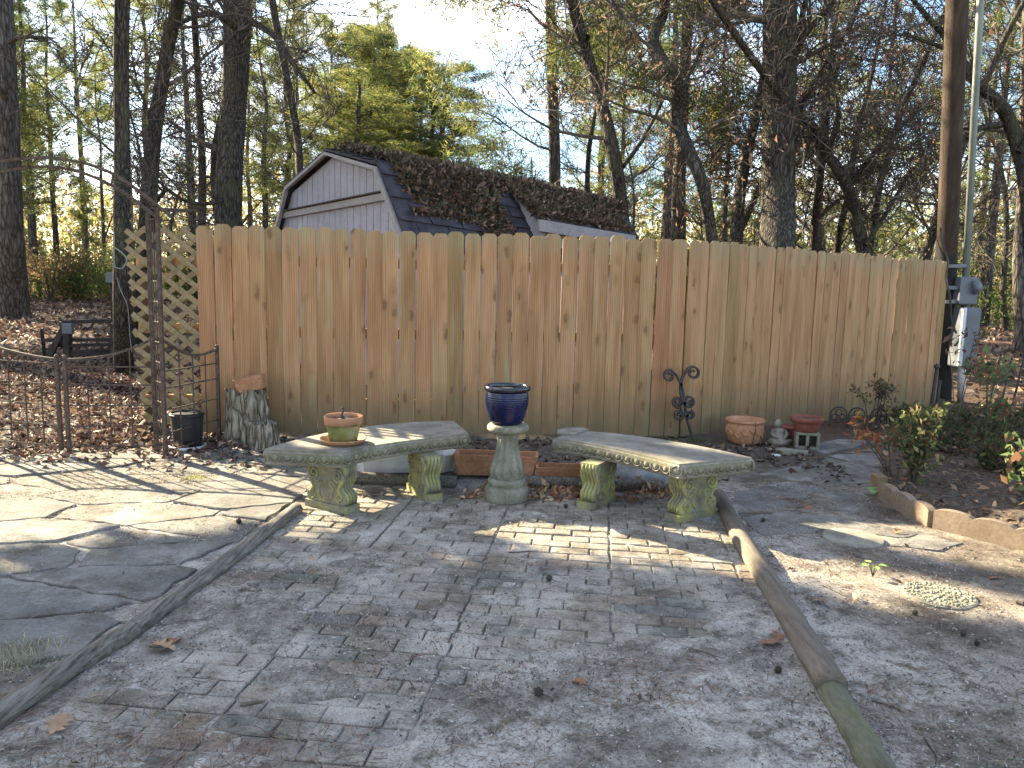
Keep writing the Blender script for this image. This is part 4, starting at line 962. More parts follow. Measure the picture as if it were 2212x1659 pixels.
# ------------------------------------------------------------------ pedestal with blue pot
pd = Vector((-.02, 5.03, 0)); ped = thing('stone_pedestal', 'fluted stone pedestal standing between the two benches under the blue pot', 'pedestal', tuple(pd))
def flute(a, z, i): return 1+.17*(abs(math.sin(a*5))-.55)*(1 if i < 12 else .6) if 2 <= i <= 14 else 1
mb = MB(); mb.lathe([(.140, 0), (.145, .01), (.145, .075), (.138, .09), (.118, .098), (.124, .108), (.126, .125), (.120, .14), (.104, .148)], 40, pd); mb.build('base', M['lichen'], ped, True)
mb = MB(); mb.lathe([(.100, .148), (.100, .15), (.102, .155), (.104, .165), (.106, .18), (.108, .20), (.104, .22), (.092, .26), (.080, .30), (.071, .34), (.066, .38), (.066, .41), (.072, .43), (.085, .445), (.09, .45)], 90, pd, flute); mb.build('fluted_shaft', M['lichen'], ped, True)
mb = MB(); mb.lathe([(.085, .447), (.115, .452), (.130, .462), (.134, .478), (.130, .494), (.120, .503), (.02, .505)], 40, pd, lambda a, z, i: 1+.015*math.cos(8*a)); mb.build('cap', M['lichen'], ped, True)
pp = Vector((-.03, 5.03, .507)); pot = thing('blue_glazed_pot', 'glossy cobalt blue pot with dark rim on top of the stone pedestal', 'pot', tuple(pp))
mb = MB(); mb.lathe([(.095, 0), (.105, .01), (.122, .06), (.138, .12), (.141, .17), (.136, .205), (.132, .215), (.124, .215), (.128, .17), (.02, .17)], 48, pp); mb.build('body', M['glaze'], pot, True)
mb = MB(); mb.lathe([(.131, .212), (.142, .214), (.151, .222), (.154, .234), (.150, .245), (.140, .249), (.131, .244), (.127, .232), (.128, .215), (.127, .206)], 48, pp); mb.build('rim', M['darkglaze'], pot, True)
mb = MB(); mb.lathe([(.127, .19), (.126, .215), (.08, .222), (.02, .219)], 32, pp, lambda a, z, i: 1+.01*math.sin(5*a)); mb.build('soil', M['soil'], pot, True)
# ------------------------------------------------------------------ terracotta pot on left bench
def zbase(px, py, z=ZT): return gp(px, py, z)
tp = zbase(742, 957); tp.z = ZT+.001
sc_ = thing('plant_saucer', 'terracotta saucer with pale base under the mossy pot on the left bench', 'saucer', tuple(tp)); 
mb = MB(); mb.lathe([(.105, 0), (.122, .006), (.142, .026), (.146, .033), (.141, .034), (.128, .022), (.10, .012), (.01, .011)], 40, tp); mb.build('dish', M['terra'], sc_, True)
tp2 = tp+Vector((0, 0, .012)); pt = thing('terracotta_pot', 'algae-stained terracotta pot holding a dead plant on the left bench', 'pot', tuple(tp2))
mb = MB(); mb.lathe([(.080, 0), (.084, .002), (.106, .108), (.100, .12), (.098, .12), (.02, .12)], 40, tp2); mb.build('body', M['terramoss'], pt, True)
mb = MB(); mb.lathe([(.106, .106), (.114, .108), (.122, .156), (.120, .161), (.112, .161), (.109, .135), (.107, .12)], 40, tp2); mb.build('rim', M['terramoss'], pt, True)
mb = MB(); mb.lathe([(.108, .12), (.108, .132), (.05, .137), (.01, .135)], 30, tp2, lambda a, z, i: 1+.01*math.sin(4*a)); mb.build('soil', M['soil'], pt, True)
mb = MB(); rq = random.Random(3)
mb.tube([tp2+Vector((0, 0, .13)), tp2+Vector((-.01, 0, .165)), tp2+Vector((0, .01, .20)), tp2+Vector((-.008, 0, .215))], [.012, .008, .005, .007], 6)
for k in range(9): a = rq.uniform(0, 6.3); L = rq.uniform(.03, .08); mb.tube([tp2+Vector((0, 0, .14)), tp2+Vector((math.cos(a)*L*.5, math.sin(a)*L*.5, .155)), tp2+Vector((math.cos(a)*L, math.sin(a)*L, .135+rq.uniform(0, .03)))], [.004, .003, .002], 4)
o = mb.build('dead_plant', M['twig'], pt); o['label'] = 'withered stem in the pot'

# ------------------------------------------------------------------ long planters behind the benches
def trough(label, c, L, W, H, rz, mat, taper=.8, oct_=False, wall=.012, soil=True, name='long_planter', cat='planter', tilt=None):
    root = thing(name, label, cat, tuple(c)); Rm = Matrix.Rotation(rz, 3, 'Z')
    if tilt is not None: Rm = Rm @ Matrix.Rotation(tilt, 3, 'Y')
    def ring(hx, hy, z):
        if oct_: k = min(hx, hy)*.62; q = [(-hx+k, -hy), (hx-k, -hy), (hx, -hy+k), (hx, hy-k), (hx-k, hy), (-hx+k, hy), (-hx, hy-k), (-hx, -hy+k)]
        else: k = .012; q = [(-hx+k, -hy), (hx-k, -hy), (hx, -hy+k), (hx, hy-k), (hx-k, hy), (-hx+k, hy), (-hx, hy-k), (-hx, -hy+k)]
        return [Vector(c)+Rm @ Vector((a, b, z)) for a, b in q]
    a, b = L/2, W/2; mb = MB()
    dx = b*(1-taper)
    mb.rings([ring(a-dx, b*taper, 0), ring(a-dx*.25, b*(taper+.75*(1-taper)), H*.75), ring(a, b, H*.76), ring(a+.004, b+.004, H), ring(a-wall, b-wall, H), ring(a-wall-dx*.3, b-wall-dx*.3, H*.6)], True, False); mb.build('body', M[mat], root)
    if soil: mb = MB(); mb.rings([ring(a-wall-dx*.3, b-wall-dx*.3, H*.55), ring(a-wall-dx*.2, b-wall-dx*.2, H*.68)]); mb.build('soil', M['soil'], root)
    return root
mid = lambda a, b: (gp(*a)+gp(*b))/2
trough('long terracotta planter box behind the pedestal', mid((980, 1040), (1160, 1040))+Vector((0, .12, .03)), .60, .20, .15, -.04, 'terra')
trough('dark-lined terracotta planter box between the pedestal and the right bench', mid((1165, 1052), (1262, 1052))+Vector((.05, .10, .0)), .46, .16, .13, .0, 'terra')
trough('pale chipped oval basin on the ground behind the left bench', mid((780, 1030), (960, 1030))+Vector((-.01, .16, .02)), .78, .30, .13, .1, 'whitemetal', .8, True, .02, False, 'basin', 'basin')
trough('shallow dull tin tray with black marks behind the right bench', mid((1320, 1048), (1440, 1048))+Vector((.02, .16, .03)), .62, .26, .12, -.1, 'tin', .85, True, .015, False, 'metal_tray', 'tray')
o = trough('terracotta trough tilted on top of the tall stump', Vector((-2.20, 6.60, .455)), .24, .15, .12, .1, 'terra', name='terracotta_trough', tilt=-.22, soil=False)
# ------------------------------------------------------------------ stumps
def stump(label, c, r, h, seed, n=26):
    root = thing('tree_stump', label, 'stump', tuple(c)); mb = MB(); rg = []
    for i in range(9):
        t = i/8; ring = []
        for j in range(n):
            a = 2*math.pi*j/n; k = float(fbm(j*1.3+seed*5, seed+t*1.6, 3))-.5; q = r*(1.12-.2*t)*(1+.5*k+.10*abs(math.sin(a*3.5+seed)))
            zt = h*t*(1+(.28*(float(fbm(j*1.7+seed, 9, 2))-.5) if i == 8 else 0)); ring.append(Vector((c[0]+q*math.cos(a), c[1]+q*math.sin(a)*.8, zt)))
        rg.append(ring)
    rg.append([Vector((c[0]+(p.x-c[0])*.7, c[1]+(p.y-c[1])*.7, p.z-.03)) for p in rg[-1]])
    mb.rings(rg); mb.build('wood', M['stump'], root); return root
stump('tall crumbling grey stump beside the fence carrying a terracotta trough', (-2.26, 6.63, 0), .17, .45, 2)
stump('short hollow stump in front of the tall one by the fence', (-2.05, 6.42, 0), .115, .21, 5)
# ------------------------------------------------------------------ bucket
bc = (gp(362, 975)+gp(424, 975))/2+Vector((0, .12, 0)); bk = thing('plastic_bucket', 'black plastic bucket standing behind the arbor side panel', 'bucket', tuple(bc))
mb = MB(); mb.lathe([(.105, .03), (.115, .10), (.128, .30), (.128, .302), (.122, .30), (.11, .08), (.02, .07)], 30, bc); mb.build('body', M['black'], bk, True)
mb = MB(); mb.lathe([(.127, .27), (.134, .272), (.135, .288), (.129, .29)], 30, bc); mb.build('rim', M['black'], bk, True)
mb = MB(); mb.lathe([(.13, 0), (.142, .006), (.145, .03), (.138, .032), (.11, .012)], 30, bc); mb.build('white_dish', M['whitemetal'], bk, True)
# ------------------------------------------------------------------ iron scroll trellis leaning on the fence
sx = thing('iron_scroll', 'curled wrought iron scroll bracket leaning on the fence behind the right bench', 'ironwork', (1.68, 7.0, 0))
def flatband(mb, pts, wd=.042, th=.010):
    P = [Vector(p) for p in pts]; n = len(P)
    for i in range(n-1):
        pass
    rg = []
    for i in range(n):
        d = (P[min(i+1, n-1)]-P[max(i-1, 0)]).normalized(); nn = Vector((-d.z, 0, d.x)).normalized(); y = Vector((0, wd/2, 0))
        rg.append([P[i]+nn*th-y, P[i]+nn*th+y, P[i]-nn*th+y, P[i]-nn*th-y])
    mb.rings(rg)
YS = 7.03
def sp(px, py, dy=0): q = at(px, py, YS+dy); return Vector(q)
def spl(ps, n=8):
    out = []
    for i in range(len(ps)-1):
        a0, a1, a2, a3 = ps[max(i-1, 0)], ps[i], ps[i+1], ps[min(i+2, len(ps)-1)]
        for k in range(n): t = k/n; out.append(.5*((2*a1)+(a2-a0)*t+(2*a0-5*a1+4*a2-a3)*t*t+(3*a1-a0-3*a2+a3)*t**3))
    out.append(ps[-1]); return out
def curl(cx, cy, r, a0, turns, sgn):
    return [sp(cx+r*(1-.72*k/18)*math.cos(a0+sgn*turns*6.283*k/18), cy+r*(1-.72*k/18)*math.sin(a0+sgn*turns*6.283*k/18)) for k in range(19)]
for pts, cl in (([(1497, 950), (1487, 915), (1480, 880), (1474, 840), (1462, 812), (1453, 803)], (1446, 812, 14, -.9, 1.2, -1)),
                ([(1474, 870), (1470, 840), (1474, 815), (1485, 798)], (1497, 806, 15, -2.3, 1.25, 1)),
                ([(1474, 868), (1466, 880), (1458, 878)], (1464, 868, 11, 2.2, 1.2, 1)), ([(1476, 868), (1484, 878), (1492, 878)], (1488, 866, 11, .9, 1.2, -1)),
                ([(1482, 900), (1474, 889), (1468, 890)], (1468, 898, 11, -1.8, 1.2, -1)), ([(1482, 900), (1488, 892), (1494, 890)], (1490, 895, 10, -1.4, 1.1, 1))):
    mb = MB(); flatband(mb, spl([sp(*p) for p in pts])+curl(*cl)[1:]); mb.build('scroll_bar', M['iron'], sx, True)
# ------------------------------------------------------------------ pots by the right fence
c = gp(1614, 962)+Vector((0, .10, 0)); q = thing('terracotta_pot', 'cracked round terracotta pot with moulded garlands by the right fence', 'pot', tuple(c))
mb = MB(); mb.lathe([(.115, 0), (.145, .03), (.165, .10), (.168, .16), (.162, .20), (.155, .2), (.155, .16), (.02, .15)], 36, c); mb.build('body', M['terra'], q, True)
mb = MB(); mb.lathe([(.160, .198), (.176, .202), (.180, .215), (.174, .226), (.160, .226), (.155, .2)], 36, c); mb.build('rim', M['terra'], q, True)
mb = MB()
for k in range(16):
    a = 2*math.pi*k/16; zc_ = .125+.025*math.cos(a*4)
    for s_ in range(3): mb.lathe([(.016, 0), (.012, .008), (.002, .011)], 7, c+Vector((.163*math.cos(a+s_*.07), .163*math.sin(a+s_*.07), zc_-.012*s_)), None, Matrix((Vector((-math.sin(a), math.cos(a), 0)), Vector((0, 0, 1)), Vector((math.cos(a), math.sin(a), 0)))).transposed())
mb.build('garland', M['terra'], q, True)
mb = MB(); mb.tube([c+Vector((.04, -.175, .225)), c+Vector((.045, -.172, .15)), c+Vector((.035, -.168, .08)), c+Vector((.03, -.150, .03))], .0035, 5); o = mb.build('crack', M['iron'], q); o['label'] = 'dark crack running down the front of the pot'
# seated figure
c = gp(1684, 962)+Vector((0, .05, 0)); q = thing('garden_statue', 'small seated stone figure between the cracked pot and the cinder block', 'statue', tuple(c))
mb = MB(); mb.lathe([(.085, 0), (.095, .02), (.088, .045), (.07, .06), (.055, .09), (.05, .12), (.055, .135), (.035, .15), (.02, .153)], 22, c, lambda a, z, i: 1+.18*max(0, math.cos(a-4.7))*(i < 4)); mb.build('body', M['stone'], q, True)
mb = MB()
for s_ in (-1, 1): mb.tube([c+Vector((s_*.05, 0, .13)), c+Vector((s_*.068, -.03, .095)), c+Vector((s_*.03, -.075, .07))], [.018, .018, .012], 8)
for s_ in (-1, 1): mb.tube([c+Vector((s_*.04, 0, .03)), c+Vector((s_*.095, -.05, .035)), c+Vector((-s_*.02, -.09, .03))], [.03, .028, .018], 8)
mb.build('limbs', M['stone'], q, True)
mb = MB(); hc = c+Vector((-.01, -.005, .185)); mb.lathe([(.012, -.04), (.026, -.03), (.033, -.008), (.034, .01), (.028, .028), (.016, .038), (.013, .046), (.004, .052)], 18, hc)
mb.lathe([(.005, -.006), (.006, .0), (.003, .008)], 6, hc+Vector((0, -.034, 0)))
for s_ in (-1, 1): mb.lathe([(.004, -.014), (.006, 0), (.004, .012)], 6, hc+Vector((s_*.034, 0, -.004)))
mb.build('head', M['stone'], q, True)
c = gp(1700, 952)+Vector((.02, .10, 0)); q = thing('terracotta_pot', 'small terracotta pot partly hidden behind the seated stone figure', 'pot', tuple(c))
mb = MB(); mb.lathe([(.07, 0), (.09, .10), (.09, .105), (.02, .09)], 26, c); mb.build('body', M['terrared'], q, True)
mb = MB(); mb.lathe([(.090, .10), (.104, .104), (.108, .122), (.100, .126), (.09, .11)], 26, c); mb.build('rim', M['terrared'], q, True)
c = gp(1750, 972)+Vector((0, .10, 0)); q = thing('cinder_block', 'pale cinder block with two square holes under the red bowl', 'block', tuple(c))
Rb = Matrix.Rotation(-.25, 3, 'Z')
for dx, wd in ((-.088, .022), (0, .026), (.088, .022)): mb = MB(); mb.box(c+Rb @ Vector((dx, 0, .075)), (wd, .19, .102), Rb); mb.build('web', M['lichen'], q)
for z in (.012, .138): mb = MB(); mb.box(c+Rb @ Vector((0, 0, z)), (.20, .192, .024), Rb, .003); mb.build('face_shell', M['lichen'], q)
mb = MB(); mb.box(c+Rb @ Vector((0, .08, .075)), (.19, .02, .10), Rb); mb.build('back_shell', M['lichen'], q)
c = c+Vector((-.01, 0, .15)); q = thing('red_bowl_pot', 'red clay bowl pot standing on the cinder block by the fence', 'pot', tuple(c))
mb = MB(); mb.lathe([(.095, 0), (.102, .005), (.122, .085), (.12, .09), (.02, .085)], 36, c); mb.build('body', M['terrared'], q, True)
mb = MB(); mb.lathe([(.120, .083), (.136, .086), (.142, .125), (.138, .130), (.128, .130), (.122, .09)], 36, c); mb.build('rim', M['terrared'], q, True)
mb = MB(); mb.lathe([(.124, .10), (.124, .108), (.02, .112)], 30, c); mb.build('soil', M['soil'], q)
c = gp(1700, 985)+Vector((.05, 0, 0)); mb = MB(); mb.box(c+Vector((.02, .08, .015)), (.26, .09, .05), Matrix.Rotation(-.4, 3, 'Z'), .005); o = mb.build('stone_slab', M['stone']); tag(o, 'flat grey stone slab lying in front of the seated figure', 'stone')
mb = MB(); cc = gp(1674, 985); mb.lathe([(.03, 0), (.042, .006), (.03, .014), (.005, .016)], 14, cc, lambda a, z, i: 1+.3*math.cos(a)); o = mb.build('white_stone', M['whitemetal'], None, True); tag(o, 'small white stone lying in front of the seated figure', 'stone')
# small arched edging hoops at the far right of the fence
for k, px in enumerate((1818, 1858, 1905, 1948)):
    c = gp(px, 925+2*k)+Vector((0, .1, 0)); q = thing('edging_hoop', ['leftmost', 'second', 'third', 'rightmost'][k]+' black iron edging hoop with rings at the foot of the right fence', 'garden edging', tuple(c), 'black hoop edging')
    w_ = .085; mb = MB(); mb.tube([c+Vector((-w_, 0, 0))]+[c+Vector((w_*math.cos(a), 0, .12+w_*math.sin(a))) for a in [math.pi*(1-j/12) for j in range(13)]]+[c+Vector((w_, 0, 0))], .008, 5); mb.build('hoop', M['iron'], q)
    for (ox, oz, r_) in ((0, .15, .032), (-.042, .10, .03), (.042, .10, .03), (0, .07, .03)):
        mb = MB(); mb.tube([c+Vector((ox+r_*math.cos(a), 0, oz+r_*math.sin(a))) for a in [2*math.pi*j/10 for j in range(11)]], .006, 5); mb.build('ring', M['iron'], q)
# ------------------------------------------------------------------ scalloped edging and bed
def edge_block(label, A, B, h, t, seed, scall=3):
    A = Vector(A); B = Vector(B); d = (B-A); L = d.length; d.normalize(); n = Vector((-d.y, d.x, 0)); top = []
    for k in range(scall*8+1): f = k/(scall*8); top.append((f*L, h-.018+.022*abs(math.sin(math.pi*f*scall))**.6))
    P = [A+d*x+Vector((0, 0, z)) for x, z in top]+[B+Vector((0, 0, -.05)), A+Vector((0, 0, -.05))]
    mb = MB(); mb.prism(P, n*t/2, n*-t/2); o = mb.build('scalloped_edging', M['edging']); tag(o, label, 'garden edging', 'scalloped concrete edging'); return o
e0, e1, e2, e3 = gp(1900, 1078), gp(2012, 1140), gp(2200, 1212), gp(2400, 1290)
edge_block('shaded tan scalloped edging block at the front corner of the shrub bed', e0, e1-Vector((.004, 0, 0)), .125, .05, 1, 3)
edge_block('sunlit tan scalloped edging block reaching the right edge of the picture', e1+Vector((.01, -.01, 0)), e1+Vector((.42, -.52, 0)), .13, .05, 2, 3)
edge_block('tan scalloped edging block just beyond the right edge', e1+Vector((.44, -.55, 0)), e1+Vector((.85, -1.05, 0)), .13, .05, 3, 3)
c = gp(1905, 1052); mb = MB(); mb.box(c+Vector((0, .05, .03)), (.075, .13, .10), Matrix.Rotation(-.1, 3, 'Z'), .006); o = mb.build('wood_block', M['lath']); tag(o, 'short block of timber standing at the corner of the shrub bed', 'block')
# soil mound of the bed
N1 = 60; us = np.linspace(0, 1, N1); bx0, by0, bx1, by1 = 2.55, 3.2, 6.6, 8.6
X_, Y_ = np.meshgrid(np.linspace(bx0, bx1, N1), np.linspace(by0, by1, N1)); ed = np.clip((X_-(e0.x+.03)-np.clip(5.3-Y_, 0, 1)*.5-np.clip(Y_-5.4, 0, 3)*.42)/.18, 0, 1)*np.clip((Y_-3.4)/.3, 0, 1)*np.clip((8.6-Y_)/.6, 0, 1)*np.clip((bx1-X_)/.5, 0, 1)
Z_ = -.06+ed*(.125+.05*(fbm(X_*3, Y_*3, 4)-.5)); I2 = np.arange(N1*N1).reshape(N1, N1)
bedm = npmesh('bed_soil', np.stack([X_, Y_, Z_], -1).reshape(-1, 3), np.stack([I2[:-1, :-1], I2[:-1, 1:], I2[1:, 1:], I2[1:, :-1]], -1).reshape(-1, 4), simple('bed_mulch', [(.3, (.04, .032, .026)), (.5, (.12, .09, .066)), (.72, (.26, .195, .14))], 26, .95, .8, .012, fine=4), smooth=True); struct(put('bed_soil', bedm))
# ------------------------------------------------------------------ shrubs
NAND = [(.09, .12, .045), (.13, .15, .06), (.17, .18, .07), (.07, .09, .04), (.22, .11, .06), (.18, .14, .07)]
def shrub(label, c, H, R, ns, nl, pal, ls, seed, name='shrub', cat='shrub', lean=0, grp=None, z0=.05, lo=.35, asp=.42):
    r = random.Random(seed); rs = np.random.RandomState(seed); root = thing(name, label, cat, tuple(c), grp); mb = MB(); T = []
    for k in range(ns):
        a = r.uniform(0, 6.28); q = r.uniform(.2, 1)*R; h = H*r.uniform(.6, 1.05); p0 = Vector((c[0]+r.uniform(-.04, .04), c[1]+r.uniform(-.04, .04), z0-.03)); e = Vector((c[0]+q*math.cos(a)+lean*h, c[1]+q*math.sin(a), z0+h))
        m_ = p0.lerp(e, .5)+Vector((0, 0, .1*h)); P = spl([p0, m_, e], 5); mb.tube(P, [.006*(1-.6*i/len(P)) for i in range(len(P))], 4, False)
        for j in range(4): i = r.randint(int(len(P)*lo), len(P)-1); s_ = P[i]; t_ = s_+Vector((r.uniform(-1, 1), r.uniform(-1, 1), r.uniform(0, .5))).normalized()*r.uniform(.06, .2)*max(H, .6); mb.tube([s_, t_], [.003, .0015], 3, False); T += [s_.lerp(t_, f) for f in (.3, .5, .7, .85, 1)]
        T += [e]
    mb.build('stems', M['twig'], root); T = np.array(T); P = T[rs.randint(0, len(T), nl)]+rs.randn(nl, 3)*ls*.55
    put('leaves', leaves('leaves', P, ls*(.6+.8*rs.rand(nl)), rs, pick(rs, nl, pal, .3), M['leafcol'], .8, asp), root); return root
shrub('sunlit heavenly bamboo shrub with green and red leaves at the corner of the bed', gp(1965, 1068)+Vector((.06, .1, 0)), .50, .24, 16, 950, NAND+[(.30, .30, .12)], .05, 1)
for k, (px, py, H, R, nl) in enumerate([(2045, 990, .26, .45, 560), (2120, 970, .28, .5, 520), (2195, 985, .28, .5, 560), (2010, 950, .20, .4, 550), (2090, 940, .22, .5, 420), (2180, 945, .24, .5, 400), (2150, 1035, .22, .35, 450), (2215, 1050, .30, .3, 900), (1960, 935, .18, .28, 600)]):
    shrub(['low dark shrub behind the sunlit shrub in the bed', 'dark green shrub in the middle of the bed', 'dense dark shrub at the right edge before the railing', 'low shrub against the fence end', 'shrub at the foot of the utility pole', 'shrub in front of the iron railing at far right', 'small shrub in mulch inside the scalloped edging', 'dark shrub low at the right edge above the edging', 'low leafy shrub right of the hoop edging'][k],
          gp(px, py)+Vector((0, 0, 0)), H, R, 14, nl, [(.05, .075, .03), (.08, .11, .04), (.12, .14, .055), (.08, .07, .04), (.17, .10, .06)], .05, 10+k)
shrub('large-leaved hydrangea-like plant with green and rusty leaves at the right edge', gp(2235, 1110), .42, .30, 10, 190, [(.14, .19, .07), (.22, .26, .13), (.16, .22, .09), (.30, .16, .09)], .07, 31, asp=.7)
shrub('thin small shrub with upright leaves standing against the right fence', gp(1895, 935)+Vector((0, .1, 0)), .50, .16, 6, 230, [(.09, .10, .05), (.13, .13, .07), (.16, .10, .07)], .05, 32, lo=.7)
shrub('tall leggy sapling with drooping leaves in front of the iron railing', gp(2135, 1010), .78, .22, 3, 240, [(.12, .16, .07), (.16, .2, .1), (.26, .13, .08)], .07, 33, lo=.8)
shrub('leggy twig with dark red leaves in front of the utility pole', gp(2060, 960), .95, .25, 3, 70, [(.12, .06, .05), (.17, .10, .08), (.08, .09, .04)], .08, 34, lo=.8)
shrub('bare pale forked twig with orange leaves leaning over the slabs', gp(1915, 1040)+Vector((.02, 0, 0)), .40, .25, 3, 70, [(.50, .16, .04), (.35, .10, .05), (.42, .25, .10)], .06, 35, lean=-.35, lo=.8)
def sprout(label, c, H, n, ls, col, seed):
    r = random.Random(seed); rs = np.random.RandomState(seed); root = thing('sprout', label, 'plant', tuple(c)); mb = MB(); V = []
    for k in range(n):
        a = 6.28*k/n+r.uniform(-.3, .3); e = Vector(c)+Vector((math.cos(a)*H*.4, math.sin(a)*H*.4, H)); mb.tube([Vector(c), e], [.003, .002], 4, False); b = MB()
        d = Vector((math.cos(a), math.sin(a), .15)); s_ = d.cross(Vector((0, 0, 1))).normalized(); N_ = 5; L_ = []
        prof_ = [(0, .0), (.25, .32), (.55, .38), (.8, .22), (1, 0)]
        vs_ = []; 
        for t, w_ in prof_: p = e+d*ls*t+Vector((0, 0, -.25*ls*t*t)); vs_ += [p-s_*w_*ls+Vector((0, 0, .08*ls)), p, p+s_*w_*ls+Vector((0, 0, .08*ls))]
        fs_ = []
        for i in range(4): fs_ += [(i*3, i*3+1, i*3+4, i*3+3), (i*3+1, i*3+2, i*3+5, i*3+4)]
        b.add(vs_, fs_); b.build('leaf', col, root)
    mb.build('stem', M['twig'], root)
gl = simple('fresh_leaf', [(.3, (.13, .24, .05)), (.7, (.22, .34, .09))], 8, .5, 0)
sprout('small bright green seedling growing in the dust right of the patio', gp(1885, 1245), .06, 4, .045, gl, 1)
sprout('small leafy weed growing at the corner of the scalloped edging', gp(1897, 1075), .05, 7, .08, gl, 2)
def tuft(label, c, n, H, cols, seed, R=.06):
    rs = np.random.RandomState(seed); P = np.array(c)+np.concatenate([rs.randn(n, 2)*R, np.zeros((n, 1))], 1); D = np.concatenate([rs.randn(n, 2)*.55, np.ones((n, 1))], 1); D /= np.linalg.norm(D, axis=1)[:, None]; S = np.cross(D, rs.randn(n, 3)); S /= np.linalg.norm(S, axis=1)[:, None]; L = H*(.5+.7*rs.rand(n, 1))
    B = np.array([0, 0, 1.])
    V = np.stack([P-S*.0016, P+S*.0016, P+D*L*.6+S*.001, P+D*L*.6-S*.001], 1).reshape(-1, 3); V2 = np.stack([P+D*L*.6-S*.001, P+D*L*.6+S*.001, P+D*L-B*L*.25*rs.rand(n, 1)], 1)
    F = np.arange(n*4).reshape(-1, 4); o = put('grass_tuft', npmesh('grass_tuft', V, F, M['leafcol'], np.repeat(pick(rs, n, cols), 4, 0))); tag(o, label, 'grass'); o['kind'] = 'stuff'; return o
tuft('dry pale grass tuft beside the left timber', gp(45, 1430), 260, .10, [(.35, .33, .22), (.25, .26, .16), (.45, .42, .30)], 1, .07)
tuft('green grass tuft at the foot of the fence by the iron scroll', gp(1512, 955), 160, .09, [(.13, .17, .06), (.2, .22, .1)], 2, .05)
tuft('thin moss-green weeds on the ground behind the pedestal', gp(1160, 935), 170, .07, [(.10, .15, .07), (.14, .18, .09)], 3, .10)
tuft('small green weeds growing in a joint of the left flagstones', gp(425, 1035), 220, .035, [(.25, .28, .10), (.3, .3, .14)], 4, .05)
# ------------------------------------------------------------------ arbor, gate and side panel
def rod(mb, pts, r_=.0062, n=6): mb.tube(pts, r_, n)
YA = 6.0
arb = thing('metal_arbor', 'rusty steel garden arbor arching over the gate at the left', 'arbor', (-2.72, 6.0, 0))
pxs = [(340, 985, 352, 452), (357, 990, 352, 455)]
pA, pB = gp(338, 978), gp(358, 990)
def vert(p, z): return Vector((p.x, p.y, z))
HT = at(345, 455, 6.0).z
for p, nm in ((pA, 'post'), (pB, 'post')):
    mb = MB(); mb.box((p.x, p.y, HT/2), (.028, .028, HT)); mb.build(nm, M['rust'], arb)
for f in (.3, .55, .8):
    p = pA.lerp(pB, f); mb = MB(); rod(mb, [vert(p, .05), vert(p, HT-.05)], .006); mb.build('side_rod', M['rust'], arb)
z = .12
while z < HT: mb = MB(); rod(mb, [vert(pA, z), vert(pB, z)], .005, 5); mb.build('rung', M['rust'], arb); z += .155
# the arch: two parallel curved rails with cross bars
a_in = [at(x, y, 6.05) for x, y in [(350, 478), (330, 462), (240, 400), (150, 366), (60, 362), (-40, 385), (-160, 450), (-230, 520)]]
a_out = [at(x, y, 5.9) for x, y in [(372, 470), (345, 448), (245, 376), (150, 346), (60, 342), (-50, 362), (-180, 430), (-250, 510)]]
a_out2 = [p+Vector((.0, .34, .0)) for p in a_out]
for P in (a_in, a_out):
    mb = MB(); flat = spl(P, 6); mb.tube(flat, .014, 4); mb.build('arch_rail', M['rust'], arb)
for i in (1, 2, 3, 4): mb = MB(); rod(mb, [a_in[i], a_out[i]], .007); mb.build('cross_bar', M['rust'], arb)
q0 = at(346, 451, 6.0); mb = MB(); mb.bar(q0+Vector((-.07, -.02, 0)), q0+Vector((.22, .05, 0)), .03, .014); mb.bar(q0+Vector((-.06, .12, -.005)), q0+Vector((.2, .16, -.005)), .03, .014); mb.bar(q0+Vector((.215, .05, 0)), q0+Vector((.195, .16, -.004)), .03, .014); mb.build('shelf_bracket', M['rust'], arb)
def grid_panel(label, A, B, zl, topz, nx_, zs, curve, name='metal_gate', cat='gate', posts=(True, True)):
    """A, B ground points; topz(f) height of the curved top rail; nx_ inner bars; zs heights of the cross bars"""
    A = Vector(A); B = Vector(B); root = thing(name, label, cat, tuple((A+B)/2))
    for use, p, f in ((posts[0], A, 0), (posts[1], B, 1)):
        if use: mb = MB(); mb.box((p.x, p.y, (topz(f)+.03+zl)/2-.03), (.026, .026, topz(f)+.06-zl+.0)); mb.lathe([(.008, 0), (.016, .008), (.016, .018), (.006, .026)], 10, (p.x, p.y, topz(f)+.01)); mb.build('stile', M['rust'], root)
    mb = MB(); mb.tube([A.lerp(B, k/16)+Vector((0, 0, topz(k/16))) for k in range(17)], .013, 4); mb.build('top_rail', M['rust'], root)
    for k in range(nx_): f = (k+1)/(nx_+1); p = A.lerp(B, f); mb = MB(); rod(mb, [vert(p, zl), vert(p, topz(f))]); mb.build('upright', M['rust'], root)
    for z in zs: mb = MB(); rod(mb, [A+Vector((0, -.009, z)), B+Vector((0, -.009, z))], .006); mb.build('crossbar', M['rust'], root)
    return root
g1, g2, g3 = gp(133, 985), gp(150, 986), gp(334, 984); gl0 = g1+(g1-g2).normalized()*.92+Vector((0, .12, 0))
def zof(py, Y): return at(300, py, Y).z
zb, zt1, zt2 = zof(970, 6.05), zof(777, 6.05), zof(738, 6.05)
grid_panel('rusty gate leaf with square grid cut by the left edge of the picture', gl0, g1, .09, lambda f: zt1+(1-f)**1.7*.10*1.6, 5, [.08, .24, .40, .56, .72], 0)
grid_panel('rusty gate leaf with square grid standing next to the arbor post', g2, g3, .08, lambda f: zt1+.155*f**2.2, 3, [.08, .24, .40, .56, .70], 0, posts=(True, False))
s0, s1 = pB+Vector((.02, 0, 0)), gp(474, 955)
